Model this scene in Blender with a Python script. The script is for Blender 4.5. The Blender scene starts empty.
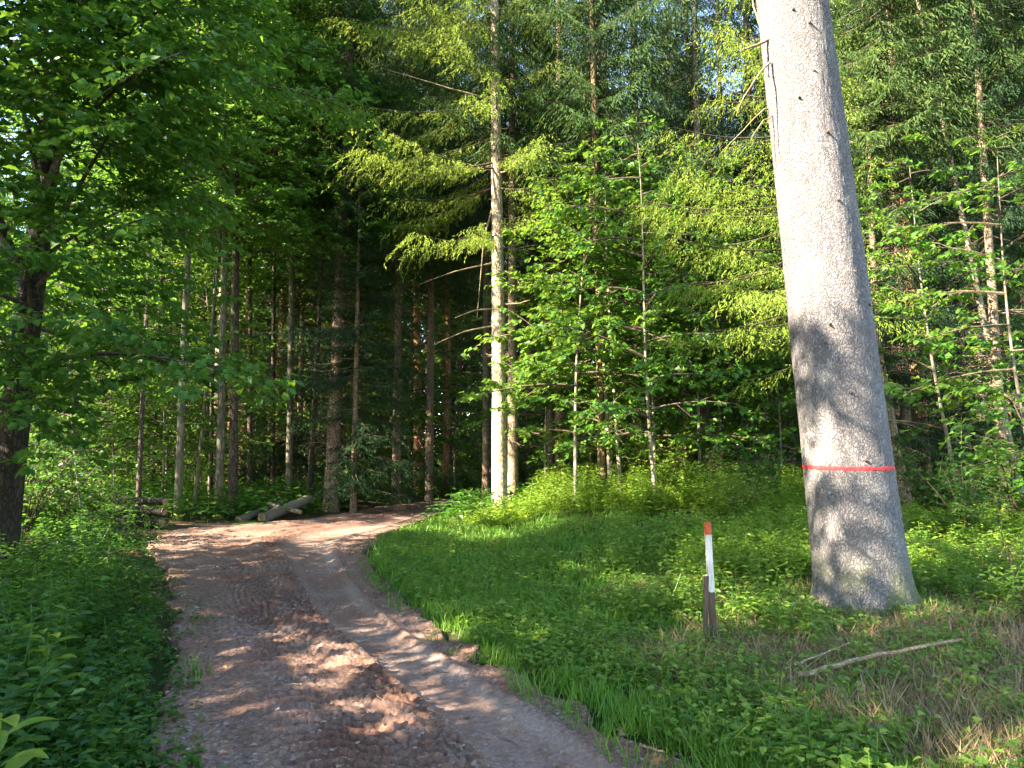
import bpy, math, numpy as np
from math import sin, cos, tan, pi, radians
from mathutils import Vector, Matrix, Euler
# ------------------------------------------------------------------ camera, world, sun, exposure
SC = bpy.context.scene
COL = SC.collection
F = 770.0; HOR = 455.0; CAMZ = 1.6
PITCH = math.atan((HOR-384)/F)
cam_d = bpy.data.cameras.new('camera'); cam = bpy.data.objects.new('camera', cam_d); COL.objects.link(cam)
cam.location = (0, 0, CAMZ); cam.rotation_euler = (pi/2+PITCH, 0, 0)
cam_d.sensor_width = 36; cam_d.lens = 36*F/1024; cam_d.clip_start = 0.05; cam_d.clip_end = 2000
SC.camera = cam
SUN_EL = radians(32); SH = np.array([-0.88, -0.475]); SH /= np.linalg.norm(SH)   # horizontal direction towards the sun
SDIR = Vector((SH[0]*cos(SUN_EL), SH[1]*cos(SUN_EL), sin(SUN_EL)))
w = bpy.data.worlds.new('World'); SC.world = w; w.use_nodes = True
nt = w.node_tree; bg = nt.nodes['Background']; sky = nt.nodes.new('ShaderNodeTexSky')
sky.sky_type = 'NISHITA'; sky.sun_disc = False; sky.sun_elevation = SUN_EL
sky.sun_rotation = math.atan2(SH[0], SH[1])
sky.air_density = 1.0; sky.dust_density = 0.6; sky.ozone_density = 1.0
nt.links.new(sky.outputs[0], bg.inputs[0]); bg.inputs[1].default_value = 0.11
sl = bpy.data.lights.new('sun', 'SUN'); so = bpy.data.objects.new('sun', sl); COL.objects.link(so)
sl.energy = 5.0; sl.angle = radians(0.53); sl.color = (1.0, 0.86, 0.66)
so.rotation_euler = SDIR.to_track_quat('Z', 'Y').to_euler(); so.location = (-20, -12, 30)
SC.view_settings.view_transform = 'Standard'; SC.view_settings.look = 'None'
SC.view_settings.exposure = 3.2; SC.view_settings.gamma = 1.0; SC.view_settings.use_curve_mapping = False
SC.render.engine = 'CYCLES'
cy = SC.cycles
cy.use_denoising = True; cy.denoiser = 'OPENIMAGEDENOISE'; cy.denoising_input_passes = 'RGB_ALBEDO_NORMAL'
try: cy.denoising_prefilter = 'ACCURATE'
except Exception: pass
cy.max_bounces = 4; cy.diffuse_bounces = 3; cy.glossy_bounces = 1; cy.transmission_bounces = 3; cy.transparent_max_bounces = 4
cy.use_adaptive_sampling = False; cy.sample_clamp_indirect = 6; cy.caustics_reflective = False; cy.caustics_refractive = False

R = np.random.default_rng(11)
# ------------------------------------------------------------------ pixel helpers (photo position -> real place)
def ray(px, py):
    x = (px-512)/F; z = (384-py)/F
    return np.array([x, cos(PITCH)-z*sin(PITCH), sin(PITCH)+z*cos(PITCH)])
def at(px, py, y):
    r = ray(px, py); k = y/r[1]; return np.array([r[0]*k, y, CAMZ+r[2]*k])
def xat(px, d): return (px-512)/F*d*1.0
# ------------------------------------------------------------------ noise
def _h(ix, iy, s):
    n = (ix.astype(np.int64)*374761393 + iy.astype(np.int64)*668265263 + s*982451653) & 0xffffffff
    n = ((n ^ (n >> 13))*1274126177) & 0xffffffff
    return ((n ^ (n >> 16)) & 0xffff)/65535.0
def vn(x, y, s=0):
    x = np.asarray(x, float); y = np.asarray(y, float)
    ix = np.floor(x); iy = np.floor(y); fx = x-ix; fy = y-iy
    fx = fx*fx*(3-2*fx); fy = fy*fy*(3-2*fy)
    a = _h(ix, iy, s); b = _h(ix+1, iy, s); c = _h(ix, iy+1, s); d = _h(ix+1, iy+1, s)
    return (a*(1-fx)+b*fx)*(1-fy)+(c*(1-fx)+d*fx)*fy*1.0 - 0.5
def fbm(x, y, s=0, o=4):
    v = 0; a = 1.0
    for k in range(o):
        v = v+a*vn(x*2**k, y*2**k, s+k*7); a *= 0.5
    return v
def sstep(a, b, x):
    t = np.clip((x-a)/(b-a), 0, 1); return t*t*(3-2*t)
# ------------------------------------------------------------------ path outline and terrain height
PL = np.array([(-1.6,-6),(-1.5,-2),(-1.45,0),(-1.6,2.5),(-1.9,3.9),(-2.75,6),(-3.8,8.5),(-5.3,11.5),(-6.8,14.5),(-7.2,17.0),(-5.9,18.9),(-4.9,21),(-3.9,25),(-1.6,29.5),(3,34),(9,37.5)], float)
PR = np.array([(2.6,-6),(2.0,-2),(1.55,0),(1.75,2.5),(1.2,3.9),(0.15,5.8),(-1.05,8.6),(-1.95,11.5),(-2.4,13.8),(-2.35,15.6),(-2.25,17.2),(-2.05,19),(-1.6,21.6),(0.1,24.6),(5,28.5),(11,32)], float)
def densify(P, n=12):
    t = np.arange(len(P)); tt = np.linspace(0, len(P)-1, (len(P)-1)*n+1)
    out = np.zeros((len(tt), 2))
    for k in range(2):
        i = np.clip(np.floor(tt).astype(int), 0, len(P)-2); f = tt-i
        p0 = P[np.clip(i-1,0,len(P)-1),k]; p1 = P[i,k]; p2 = P[i+1,k]; p3 = P[np.clip(i+2,0,len(P)-1),k]
        out[:,k] = 0.5*((2*p1)+(-p0+p2)*f+(2*p0-5*p1+4*p2-p3)*f**2+(-p0+3*p1-3*p2+p3)*f**3)
    return out
DL = densify(PL); DR = densify(PR)
POLY = np.vstack([DL, DR[::-1]])
def seg_dist(x, y, P):
    best = np.full(x.shape, 1e9)
    for k in range(0, len(P)-1, 3):
        a = P[k]; b = P[min(k+3, len(P)-1)]; ab = b-a; L2 = ab@ab
        if L2 < 1e-9: continue
        t = np.clip(((x-a[0])*ab[0]+(y-a[1])*ab[1])/L2, 0, 1)
        best = np.minimum(best, (x-a[0]-t*ab[0])**2+(y-a[1]-t*ab[1])**2)
    return np.sqrt(best)
def inside(x, y):
    ins = np.zeros(x.shape, bool); n = len(POLY); j = n-1
    for i in range(n):
        xi, yi = POLY[i]; xj, yj = POLY[j]
        if yi != yj:
            c = ((yi > y) != (yj > y)) & (x < (xj-xi)*(y-yi)/(yj-yi)+xi)
            ins ^= c
        j = i
    return ins
def pdist(x, y):
    """signed distance to the path: negative on it"""
    x = np.asarray(x, float); y = np.asarray(y, float)
    d = np.minimum(seg_dist(x, y, DL), seg_dist(x, y, DR))
    return np.where(inside(x, y), -d, d)
def h0(x, y):
    """terrain without the path's sunken bed"""
    x = np.asarray(x, float); y = np.asarray(y, float)
    h = 0.10*fbm(x*0.25, y*0.25, 3, 3)
    right = sstep(-1.3, 2.0, x)*sstep(.8, 3.2, x+2.2)
    h = h+0.45*right*sstep(9, 18, y)*(1-0.5*sstep(24, 40, y))
    h = h+0.02*sstep(1.5, 5, x)*sstep(3, 8, y)
    h = h+0.25*sstep(6, 14, -x)*sstep(2, 8, y)*(1-sstep(14, 22, y))
    h = h+0.35*sstep(18, 26, y)*sstep(2, 5, -x)*0.6
    return h
def hz(x, y):
    x = np.asarray(x, float); y = np.asarray(y, float)
    return h0(x, y)*sstep(-0.1, 1.5, pdist(x, y))
def hz1(x, y): return float(hz(np.array([x]), np.array([y]))[0])
# ------------------------------------------------------------------ mesh builder
class MB:
    def __init__(s): s.v = []; s.f3 = []; s.f4 = []; s.m3 = []; s.m4 = []; s.n = 0; s.att = []
    def add(s, V, Fc, mat=0, a=None):
        V = np.asarray(V, float); Fc = np.asarray(Fc, np.int64)
        s.v.append(V)
        s.att.append(np.zeros(len(V)) if a is None else np.broadcast_to(np.asarray(a, float), (len(V),)))
        if Fc.shape[1] == 3: s.f3.append(Fc+s.n); s.m3.append(np.full(len(Fc), mat))
        else: s.f4.append(Fc+s.n); s.m4.append(np.full(len(Fc), mat))
        s.n += len(V); return s
    def mesh(s, name, mats, smooth=False, attr=None):
        V = np.concatenate(s.v); me = bpy.data.meshes.new(name)
        f3 = np.concatenate(s.f3) if s.f3 else np.zeros((0,3), int); f4 = np.concatenate(s.f4) if s.f4 else np.zeros((0,4), int)
        m = np.concatenate(([np.concatenate(s.m3)] if s.m3 else [])+([np.concatenate(s.m4)] if s.m4 else []))
        loops = np.concatenate([f3.ravel(), f4.ravel()]); tot = np.concatenate([np.full(len(f3),3), np.full(len(f4),4)])
        st = np.concatenate([[0], np.cumsum(tot)[:-1]])
        me.vertices.add(len(V)); me.vertices.foreach_set('co', V.ravel().astype(np.float32))
        me.loops.add(len(loops)); me.loops.foreach_set('vertex_index', loops.astype(np.int32))
        me.polygons.add(len(tot)); me.polygons.foreach_set('loop_start', st.astype(np.int32)); me.polygons.foreach_set('loop_total', tot.astype(np.int32))
        me.polygons.foreach_set('material_index', m.astype(np.int32))
        me.polygons.foreach_set('use_smooth', np.full(len(tot), bool(smooth)))
        if attr:
            A = me.attributes.new(attr, 'FLOAT', 'POINT'); A.data.foreach_set('value', np.concatenate(s.att).astype(np.float32))
        for x in mats: me.materials.append(x)
        me.update(calc_edges=True)
        return me
def norm(v, axis=-1):
    v = np.asarray(v, float); return v/np.maximum(np.linalg.norm(v, axis=axis, keepdims=True), 1e-9)
def tube(mb, P, r, n=6, mat=0, cap=True, wob=0.0, rng=None):
    P = np.asarray(P, float); k = len(P); r = np.broadcast_to(np.asarray(r, float), (k,))
    T = np.gradient(P, axis=0); T = norm(T)
    ref = np.array([0,0,1.0]) if abs(T[0][2]) < 0.9 else np.array([1.0,0,0])
    A = norm(np.cross(T, ref)); B = np.cross(T, A)
    th = np.arange(n)*2*pi/n
    rr = np.repeat(r[:,None], n, 1)
    if wob: rr = rr*(1+wob*(rng or R).normal(size=rr.shape))
    V = P[:,None,:]+rr[:,:,None]*(np.cos(th)[None,:,None]*A[:,None,:]+np.sin(th)[None,:,None]*B[:,None,:])
    i = np.arange(k-1)[:,None]*n; j = np.arange(n)[None,:]; j2 = (j+1) % n
    Fc = np.stack([i+j, i+j2, i+n+j2, i+n+j], -1).reshape(-1,4)
    mb.add(V.reshape(-1,3), Fc[:, ::-1], mat)
    if cap:
        mb.add(np.vstack([V[-1], P[-1]]), np.array([(a, n, (a+1) % n) for a in range(n)])[:, ::-1], mat)
        mb.add(np.vstack([V[0], P[0]]), np.array([(a, n, (a+1) % n) for a in range(n)]), mat)
def leaves(mb, P, D, N, L, W, mat=0, fold=0.16, droop=0.12, simple=False):
    """P base, D along, N up-normal, all (k,3)"""
    D = norm(D); S = norm(np.cross(D, N)); U = np.cross(S, D)
    L = np.asarray(L)[:,None]*np.ones((len(P),1)); W = np.asarray(W)[:,None]*np.ones((len(P),1))
    k = len(P)
    if simple:
        V = np.stack([P, P+D*L*.45+S*W*.5+U*W*fold, P+D*L-U*L*droop, P+D*L*.45-S*W*.5+U*W*fold], 1)
        Fc = np.arange(k)[:,None]*4+np.array([0,1,2,3])
        mb.add(V.reshape(-1,3), Fc, mat); return
    V = np.stack([P, P+D*L*.32+S*W*.48+U*W*fold, P+D*L*.7+S*W*.36+U*(W*fold*.7-L*droop*.4), P+D*L-U*L*droop,
                  P+D*L*.7-S*W*.36+U*(W*fold*.7-L*droop*.4), P+D*L*.32-S*W*.48+U*W*fold], 1)
    b = np.arange(k)[:,None]*6
    Fc = np.concatenate([b+np.array([0,1,2,3]), b+np.array([0,3,4,5])])
    mb.add(V.reshape(-1,3), Fc, mat)
def scatter(mb, tmpl, pos, yaw, scl, tilt=None, tdir=None):
    """tmpl: (V, F4) merged len(pos) times"""
    V, Fc = tmpl; n = len(pos); c = np.cos(yaw); s = np.sin(yaw)
    X = V[None,:,0]*c[:,None]-V[None,:,1]*s[:,None]; Y = V[None,:,0]*s[:,None]+V[None,:,1]*c[:,None]; Z = np.broadcast_to(V[None,:,2], X.shape).copy()
    if tilt is not None:
        X = X+Z*tilt[:,None]*np.cos(tdir)[:,None]; Y = Y+Z*tilt[:,None]*np.sin(tdir)[:,None]
    Q = np.stack([X,Y,Z], -1)*scl[:,None,None]+pos[:,None,:]
    G = (np.arange(n)[:,None,None]*len(V)+Fc[None]).reshape(-1, Fc.shape[1])
    mb.add(Q.reshape(-1,3), G)
def mb_arrays(mb):
    return np.concatenate(mb.v), np.concatenate(mb.f4)
# ------------------------------------------------------------------ objects
def link(name, me, parent=None, loc=(0,0,0), rz=0, sc=1.0):
    o = bpy.data.objects.new(name, me); COL.objects.link(o)
    o.location = loc; o.rotation_euler = (0,0,rz); o.scale = (sc,sc,sc) if np.isscalar(sc) else sc
    if parent: o.parent = parent
    return o
def tag(o, label=None, cat=None, group=None, kind=None):
    if label: o['label'] = label
    if cat: o['category'] = cat
    if group: o['group'] = group
    if kind: o['kind'] = kind
    return o
# ------------------------------------------------------------------ materials
def newmat(name):
    m = bpy.data.materials.new(name); m.use_nodes = True; t = m.node_tree
    for n in list(t.nodes): t.nodes.remove(n)
    return m, t, (lambda k: t.nodes.new('ShaderNode'+k)), t.links.new
def ramp(N, stops):
    r = N('ValToRGB'); e = r.color_ramp.elements
    while len(e) < len(stops): e.new(0.5)
    for q, (p, c) in zip(e, stops): q.position = p; q.color = (*c, 1)
    return r
def leaf_mat(name, dark, mid, light, trans, tw=0.45, rough=0.45, spec=0.35, island=True):
    m, t, N, K = newmat(name)
    g = N('NewGeometry'); oi = N('ObjectInfo')
    ad = N('Math'); ad.operation = 'MULTIPLY_ADD'; ad.inputs[1].default_value = 0.75; K(g.outputs['Random Per Island'], ad.inputs[0])
    mu = N('Math'); mu.operation = 'MULTIPLY'; mu.inputs[1].default_value = 0.25; K(oi.outputs['Random'], mu.inputs[0]); K(mu.outputs[0], ad.inputs[2])
    r = ramp(N, [(0.05, dark), (0.5, mid), (0.95, light)]); K(ad.outputs[0], r.inputs[0])
    p = N('BsdfPrincipled'); K(r.outputs[0], p.inputs['Base Color']); p.inputs['Roughness'].default_value = rough
    p.inputs['Specular IOR Level'].default_value = spec
    tr = N('BsdfTranslucent'); mx = N('Mix'); mx.data_type = 'RGBA'; mx.blend_type = 'MULTIPLY'; mx.inputs[0].default_value = 0.0
    K(r.outputs[0], mx.inputs[6]); 
    hs = N('MixRGB'); hs.inputs[0].default_value = 0.65; K(r.outputs[0], hs.inputs[1]); hs.inputs[2].default_value = (*trans, 1); K(hs.outputs[0], tr.inputs[0])
    ms = N('MixShader'); ms.inputs[0].default_value = tw; K(p.outputs[0], ms.inputs[1]); K(tr.outputs[0], ms.inputs[2])
    o = N('OutputMaterial'); K(ms.outputs[0], o.inputs[0]); return m
M = {}
M['beech'] = leaf_mat('beech_leaf', (.025,.08,.012), (.045,.14,.018), (.11,.22,.025), (.22,.40,.03), tw=.38)
M['maple'] = leaf_mat('maple_leaf', (.03,.085,.014), (.05,.14,.02), (.11,.20,.03), (.30,.45,.04))
M['needle'] = leaf_mat('spruce_needle', (.020,.048,.016), (.035,.075,.022), (.075,.105,.026), (.16,.22,.03), tw=.22, rough=.6, spec=.08)
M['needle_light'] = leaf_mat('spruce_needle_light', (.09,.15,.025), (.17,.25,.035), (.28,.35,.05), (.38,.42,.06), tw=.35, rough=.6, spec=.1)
M['needle_dark'] = leaf_mat('spruce_needle_dark', (.014,.036,.018), (.024,.055,.024), (.045,.075,.028), (.10,.16,.04), tw=.2, rough=.6, spec=.08)
M['herb'] = leaf_mat('herb_leaf', (.014,.06,.012), (.030,.10,.016), (.085,.18,.028), (.20,.40,.04), rough=.42, spec=.4)
M['herb_mix'] = leaf_mat('ground_cover_leaf', (.04,.11,.016), (.10,.21,.025), (.25,.33,.06), (.28,.42,.04), rough=.45, spec=.35)
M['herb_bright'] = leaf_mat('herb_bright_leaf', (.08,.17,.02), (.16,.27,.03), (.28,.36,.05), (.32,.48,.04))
M['grass'] = leaf_mat('grass_blade', (.04,.14,.014), (.08,.22,.02), (.19,.30,.04), (.28,.48,.03), tw=.38)
M['dry'] = leaf_mat('dry_litter', (.10,.065,.04), (.22,.16,.09), (.40,.31,.19), (.20,.13,.07), tw=.12, rough=.8, spec=.1)
def bark(name, c1, c2, c3, crack, zs=0.4, sc=26, bump=0.6, lichen=(.3,.33,.27), lam=0.25, moss=0.0, warp=.06, cw=.16, cs=1.0, nf=.45):
    m, t, N, K = newmat(name)
    tc = N('TexCoord'); mp = N('Mapping'); mp.inputs['Scale'].default_value = (1,1,zs); K(tc.outputs['Object'], mp.inputs[0])
    wn = N('TexNoise'); wn.inputs['Scale'].default_value = 9; wn.inputs['Detail'].default_value = 5; K(mp.outputs[0], wn.inputs[0])
    wm = N('VectorMath'); wm.operation = 'MULTIPLY_ADD'; K(wn.outputs['Color'], wm.inputs[0]); wm.inputs[1].default_value = (warp,warp,warp); K(mp.outputs[0], wm.inputs[2])
    v = N('TexVoronoi'); v.feature = 'DISTANCE_TO_EDGE'; v.inputs['Scale'].default_value = sc; K(wm.outputs[0], v.inputs['Vector'])
    v2 = N('TexVoronoi'); v2.inputs['Scale'].default_value = sc; K(wm.outputs[0], v2.inputs['Vector'])
    n = N('TexNoise'); n.inputs['Scale'].default_value = 60; n.inputs['Detail'].default_value = 5; K(mp.outputs[0], n.inputs[0])
    nl = N('TexNoise'); nl.inputs['Scale'].default_value = 3.2; nl.inputs['Detail'].default_value = 5; nl.inputs['Roughness'].default_value = .65; K(mp.outputs[0], nl.inputs[0])
    mixf = N('Mix'); mixf.data_type = 'FLOAT'; mixf.inputs[0].default_value = nf; K(v2.outputs['Color'], mixf.inputs[2]); K(n.outputs[0], mixf.inputs[3])
    r = ramp(N, [(.15, c1), (.5, c2), (.85, c3)]); K(mixf.outputs[0], r.inputs[0])
    lr = ramp(N, [(.5, (0,0,0)), (.66, (lam,)*3)]); K(nl.outputs[0], lr.inputs[0])
    ml = N('MixRGB'); K(lr.outputs[0], ml.inputs[0]); K(r.outputs[0], ml.inputs[1]); ml.inputs[2].default_value = (*lichen, 1)
    cr = ramp(N, [(.0, (cs,)*3), (cw, (0,0,0))]); K(v.outputs['Distance'], cr.inputs[0])
    mc = N('MixRGB'); K(cr.outputs[0], mc.inputs[0]); K(ml.outputs[0], mc.inputs[1]); mc.inputs[2].default_value = (*crack, 1)
    last = mc
    if moss:
        sp = N('SeparateXYZ'); K(tc.outputs['Object'], sp.inputs[0])
        mr = N('MapRange'); K(sp.outputs[2], mr.inputs[0]); mr.inputs[1].default_value = 0.0; mr.inputs[2].default_value = moss; mr.inputs[3].default_value = 1.0; mr.inputs[4].default_value = 0.0
        mm = N('Math'); mm.operation = 'MULTIPLY'; K(mr.outputs[0], mm.inputs[0])
        r3 = ramp(N, [(.42, (0,0,0)), (.6, (1,1,1))]); K(nl.outputs[0], r3.inputs[0]); K(r3.outputs[0], mm.inputs[1])
        mo = N('MixRGB'); K(mm.outputs[0], mo.inputs[0]); K(mc.outputs[0], mo.inputs[1]); mo.inputs[2].default_value = (.11,.13,.02,1); last = mo
    p = N('BsdfPrincipled'); K(last.outputs[0], p.inputs['Base Color']); p.inputs['Roughness'].default_value = .85; p.inputs['Specular IOR Level'].default_value = .2
    hgt = N('Math'); hgt.operation = 'MINIMUM'; K(v.outputs['Distance'], hgt.inputs[0]); hgt.inputs[1].default_value = .2
    ha = N('Math'); ha.operation = 'MULTIPLY_ADD'; K(n.outputs[0], ha.inputs[0]); ha.inputs[1].default_value = .12; K(hgt.outputs[0], ha.inputs[2])
    b = N('Bump'); b.inputs['Strength'].default_value = bump; b.inputs['Distance'].default_value = .05; K(ha.outputs[0], b.inputs['Height']); K(b.outputs[0], p.inputs['Normal'])
    o = N('OutputMaterial'); K(p.outputs[0], o.inputs[0]); return m
M['bark_big'] = bark('old_spruce_bark', (.115,.105,.108), (.195,.182,.188), (.29,.275,.272), (.05,.043,.043), zs=.5, sc=44, bump=1.0, lichen=(.34,.34,.32), lam=.55, moss=.7, warp=.2, cw=.10, cs=.75, nf=.72)
M['bark_spruce'] = bark('spruce_bark', (.16,.11,.075), (.27,.20,.14), (.36,.28,.20), (.08,.05,.035), zs=.5, sc=22, lichen=(.24,.25,.14), lam=.5)
M['bark_pale'] = bark('pale_spruce_bark', (.30,.23,.15), (.46,.38,.27), (.58,.50,.38), (.18,.11,.07), zs=.4, sc=16, lichen=(.38,.38,.22), lam=.4, moss=1.0)
M['bark_red'] = bark('reddish_spruce_bark', (.26,.13,.07), (.40,.22,.12), (.5,.32,.2), (.13,.06,.03), zs=.5, sc=16)
M['bark_dark'] = bark('dark_bark', (.05,.038,.03), (.085,.065,.05), (.13,.105,.08), (.025,.018,.014), zs=.35, sc=18, lichen=(.10,.12,.06), lam=.6)
M['bark_grey'] = bark('grey_smooth_bark', (.16,.14,.11), (.24,.21,.16), (.33,.30,.23), (.12,.10,.07), zs=.25, sc=9, bump=.25, lichen=(.20,.23,.10), lam=.6)
M['bark_mossy'] = bark('mossy_grey_bark', (.07,.065,.05), (.12,.11,.085), (.19,.175,.14), (.05,.045,.03), zs=.25, sc=12, bump=.3, lichen=(.09,.12,.03), lam=.8, moss=2.5)
M['bark_olive'] = bark('olive_brown_bark', (.10,.075,.035), (.17,.13,.06), (.24,.19,.10), (.05,.035,.02), zs=.4, sc=18, lichen=(.16,.16,.05), lam=.7)
M['twig'] = bark('twig_bark', (.06,.045,.03), (.10,.075,.05), (.16,.12,.08), (.04,.03,.02), sc=40, bump=.2)
M['deadwood'] = bark('dead_branch_wood', (.15,.11,.06), (.27,.205,.12), (.38,.31,.20), (.14,.1,.06), zs=1, sc=30, bump=.3)
M['logwood'] = bark('log_bark', (.12,.105,.09), (.19,.17,.145), (.27,.25,.22), (.08,.065,.05), zs=1, sc=34, bump=.25, lichen=(.12,.15,.05), lam=.7, nf=.8)
def plain(name, cols, sc=20, rough=.7, bump=.3, bd=.01, stretch=(1,1,1)):
    m, t, N, K = newmat(name); tc = N('TexCoord'); mp = N('Mapping'); mp.inputs['Scale'].default_value = stretch; K(tc.outputs['Object'], mp.inputs[0])
    n = N('TexNoise'); n.inputs['Scale'].default_value = sc; n.inputs['Detail'].default_value = 6; n.inputs['Roughness'].default_value = .65; K(mp.outputs[0], n.inputs[0])
    k = len(cols); r = ramp(N, [(.3+.4*i/max(1,k-1), c) for i, c in enumerate(cols)]); K(n.outputs[0], r.inputs[0])
    p = N('BsdfPrincipled'); K(r.outputs[0], p.inputs['Base Color']); p.inputs['Roughness'].default_value = rough; p.inputs['Specular IOR Level'].default_value = .25
    b = N('Bump'); b.inputs['Strength'].default_value = bump; b.inputs['Distance'].default_value = bd; K(n.outputs[0], b.inputs['Height']); K(b.outputs[0], p.inputs['Normal'])
    o = N('OutputMaterial'); K(p.outputs[0], o.inputs[0]); return m
M['redpaint'] = plain('red_marking_paint', [(.30,.09,.08), (.50,.035,.04), (.62,.04,.045), (.50,.10,.09)], 38, .75, .8, .02)
M['orange'] = plain('orange_post_paint', [(.16,.06,.04), (.45,.09,.03), (.66,.16,.06)], 40, .7)
M['white'] = plain('white_post_paint', [(.14,.11,.09), (.50,.47,.44), (.66,.63,.60), (.72,.70,.67)], 22, .75, stretch=(1,1,.2))
M['postwood'] = plain('weathered_post_wood', [(.04,.03,.025), (.10,.07,.05), (.16,.11,.08)], 30, .85, stretch=(1,1,.15))
M['stone'] = plain('stone', [(.12,.10,.09), (.21,.18,.165), (.33,.30,.28)], 9, .8)
M['endgrain'] = plain('cut_log_end', [(.16,.11,.07), (.30,.22,.14)], 14, .8)
# forest floor
def floor_mat():
    m, t, N, K = newmat('forest_floor'); tc = N('TexCoord')
    n1 = N('TexNoise'); n1.inputs['Scale'].default_value = .6; n1.inputs['Detail'].default_value = 6; K(tc.outputs['Object'], n1.inputs[0])
    n2 = N('TexNoise'); n2.inputs['Scale'].default_value = 14; n2.inputs['Detail'].default_value = 8; n2.inputs['Roughness'].default_value = .75; K(tc.outputs['Object'], n2.inputs[0])
    r1 = ramp(N, [(.3, (.035,.028,.018)), (.5, (.085,.06,.038)), (.75, (.16,.115,.07))]); K(n2.outputs[0], r1.inputs[0])
    r2 = ramp(N, [(.3, (.015,.03,.008)), (.6, (.035,.075,.014)), (.8, (.07,.11,.02))]); K(n2.outputs[0], r2.inputs[0])
    f = ramp(N, [(.40, (0,0,0)), (.58, (1,1,1))]); K(n1.outputs[0], f.inputs[0])
    mx = N('MixRGB'); K(f.outputs[0], mx.inputs[0]); K(r1.outputs[0], mx.inputs[1]); K(r2.outputs[0], mx.inputs[2])
    p = N('BsdfPrincipled'); K(mx.outputs[0], p.inputs['Base Color']); p.inputs['Roughness'].default_value = .95; p.inputs['Specular IOR Level'].default_value = .1
    b = N('Bump'); b.inputs['Strength'].default_value = .9; b.inputs['Distance'].default_value = .06; K(n2.outputs[0], b.inputs['Height']); K(b.outputs[0], p.inputs['Normal'])
    o = N('OutputMaterial'); K(p.outputs[0], o.inputs[0]); return m
def path_mat():
    m, t, N, K = newmat('dirt_track'); tc = N('TexCoord'); a = N('Attribute'); a.attribute_name = 'dry'
    n1 = N('TexNoise'); n1.inputs['Scale'].default_value = 1.6; n1.inputs['Detail'].default_value = 6; K(tc.outputs['Object'], n1.inputs[0])
    n2 = N('TexNoise'); n2.inputs['Scale'].default_value = 28; n2.inputs['Detail'].default_value = 8; n2.inputs['Roughness'].default_value = .8; K(tc.outputs['Object'], n2.inputs[0])
    v = N('TexVoronoi'); v.inputs['Scale'].default_value = 42; K(tc.outputs['Object'], v.inputs['Vector'])
    vr = ramp(N, [(.0, (.10,.06,.046)), (.45, (.20,.138,.112)), (.8, (.29,.215,.18)), (1, (.46,.40,.37))]); K(v.outputs['Color'], vr.inputs[0])
    soil = ramp(N, [(.3, (.08,.04,.028)), (.5, (.20,.112,.082)), (.72, (.35,.22,.165))]); K(n2.outputs[0], soil.inputs[0])
    dryc = ramp(N, [(.3, (.24,.18,.15)), (.7, (.40,.32,.28))]); K(n2.outputs[0], dryc.inputs[0])
    g = ramp(N, [(.42, (.15,)*3), (.62, (.8,)*3)]); K(n1.outputs[0], g.inputs[0])
    m1 = N('MixRGB'); K(g.outputs[0], m1.inputs[0]); K(soil.outputs[0], m1.inputs[1]); K(vr.outputs[0], m1.inputs[2])
    m2 = N('MixRGB'); cl = N('Clamp'); K(a.outputs['Fac'], cl.inputs[0]); K(cl.outputs[0], m2.inputs[0]); K(m1.outputs[0], m2.inputs[1]); K(dryc.outputs[0], m2.inputs[2])
    ng = N('Math'); ng.operation = 'MULTIPLY'; ng.use_clamp = True; ng.inputs[1].default_value = -1; K(a.outputs['Fac'], ng.inputs[0])
    m3 = N('MixRGB'); m3.blend_type = 'MULTIPLY'; K(ng.outputs[0], m3.inputs[0]); K(m2.outputs[0], m3.inputs[1]); m3.inputs[2].default_value = (.62,.52,.48,1); m2 = m3
    p = N('BsdfPrincipled'); K(m2.outputs[0], p.inputs['Base Color']); p.inputs['Roughness'].default_value = .92; p.inputs['Specular IOR Level'].default_value = .15
    hb = N('Math'); hb.operation = 'MULTIPLY_ADD'; K(v.outputs['Distance'], hb.inputs[0]); hb.inputs[1].default_value = -.5; K(n2.outputs[0], hb.inputs[2])
    b = N('Bump'); b.inputs['Strength'].default_value = .8; b.inputs['Distance'].default_value = .018; K(hb.outputs[0], b.inputs['Height']); K(b.outputs[0], p.inputs['Normal'])
    o = N('OutputMaterial'); K(p.outputs[0], o.inputs[0]); return m
M['floor'] = floor_mat(); M['path'] = path_mat()
M['gap_pale'] = plain('bright_gap_pale', [(.5,.5,.48), (.7,.7,.68)], 3, .9)  # near-white tone imitating the brightness seen through the left gap
# ------------------------------------------------------------------ ground sheet
def axis_lines(lo, hi, a, b, fine, grow=1.12):
    xs = list(np.arange(a, b+fine, fine)); s = fine; x = xs[-1]
    while x < hi: s *= grow; x += s; xs.append(min(x, hi))
    s = fine; x = a; left = []
    while x > lo: s *= grow; x -= s; left.append(max(x, lo))
    return np.array(left[::-1]+xs)
gx = axis_lines(-400, 400, -14, 14, .16); gy = axis_lines(-200, 600, -2, 34, .16)
GX, GY = np.meshgrid(gx, gy)
pdv = np.full(GX.shape, 50.0); near = (np.abs(GX) < 16) & (GY > -9) & (GY < 40)
pdv[near] = pdist(GX[near], GY[near])
GZ = h0(GX, GY)*sstep(-.1, 1.5, pdv) - 0.035*sstep(.05, -.1, pdv) - 0.13*sstep(-.2, -.5, pdv) + 0.03*fbm(GX*1.7, GY*1.7, 9, 3)*sstep(0, .4, pdv)
nx = len(gx); ny = len(gy); i = np.arange(ny-1)[:,None]*nx; j = np.arange(nx-1)[None]
mb = MB(); mb.add(np.stack([GX,GY,GZ],-1).reshape(-1,3), np.stack([i+j,i+j+1,i+j+nx+1,i+j+nx],-1).reshape(-1,4))
tag(link('ground', mb.mesh('ground', [M['floor']], True)), kind='structure')
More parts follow.
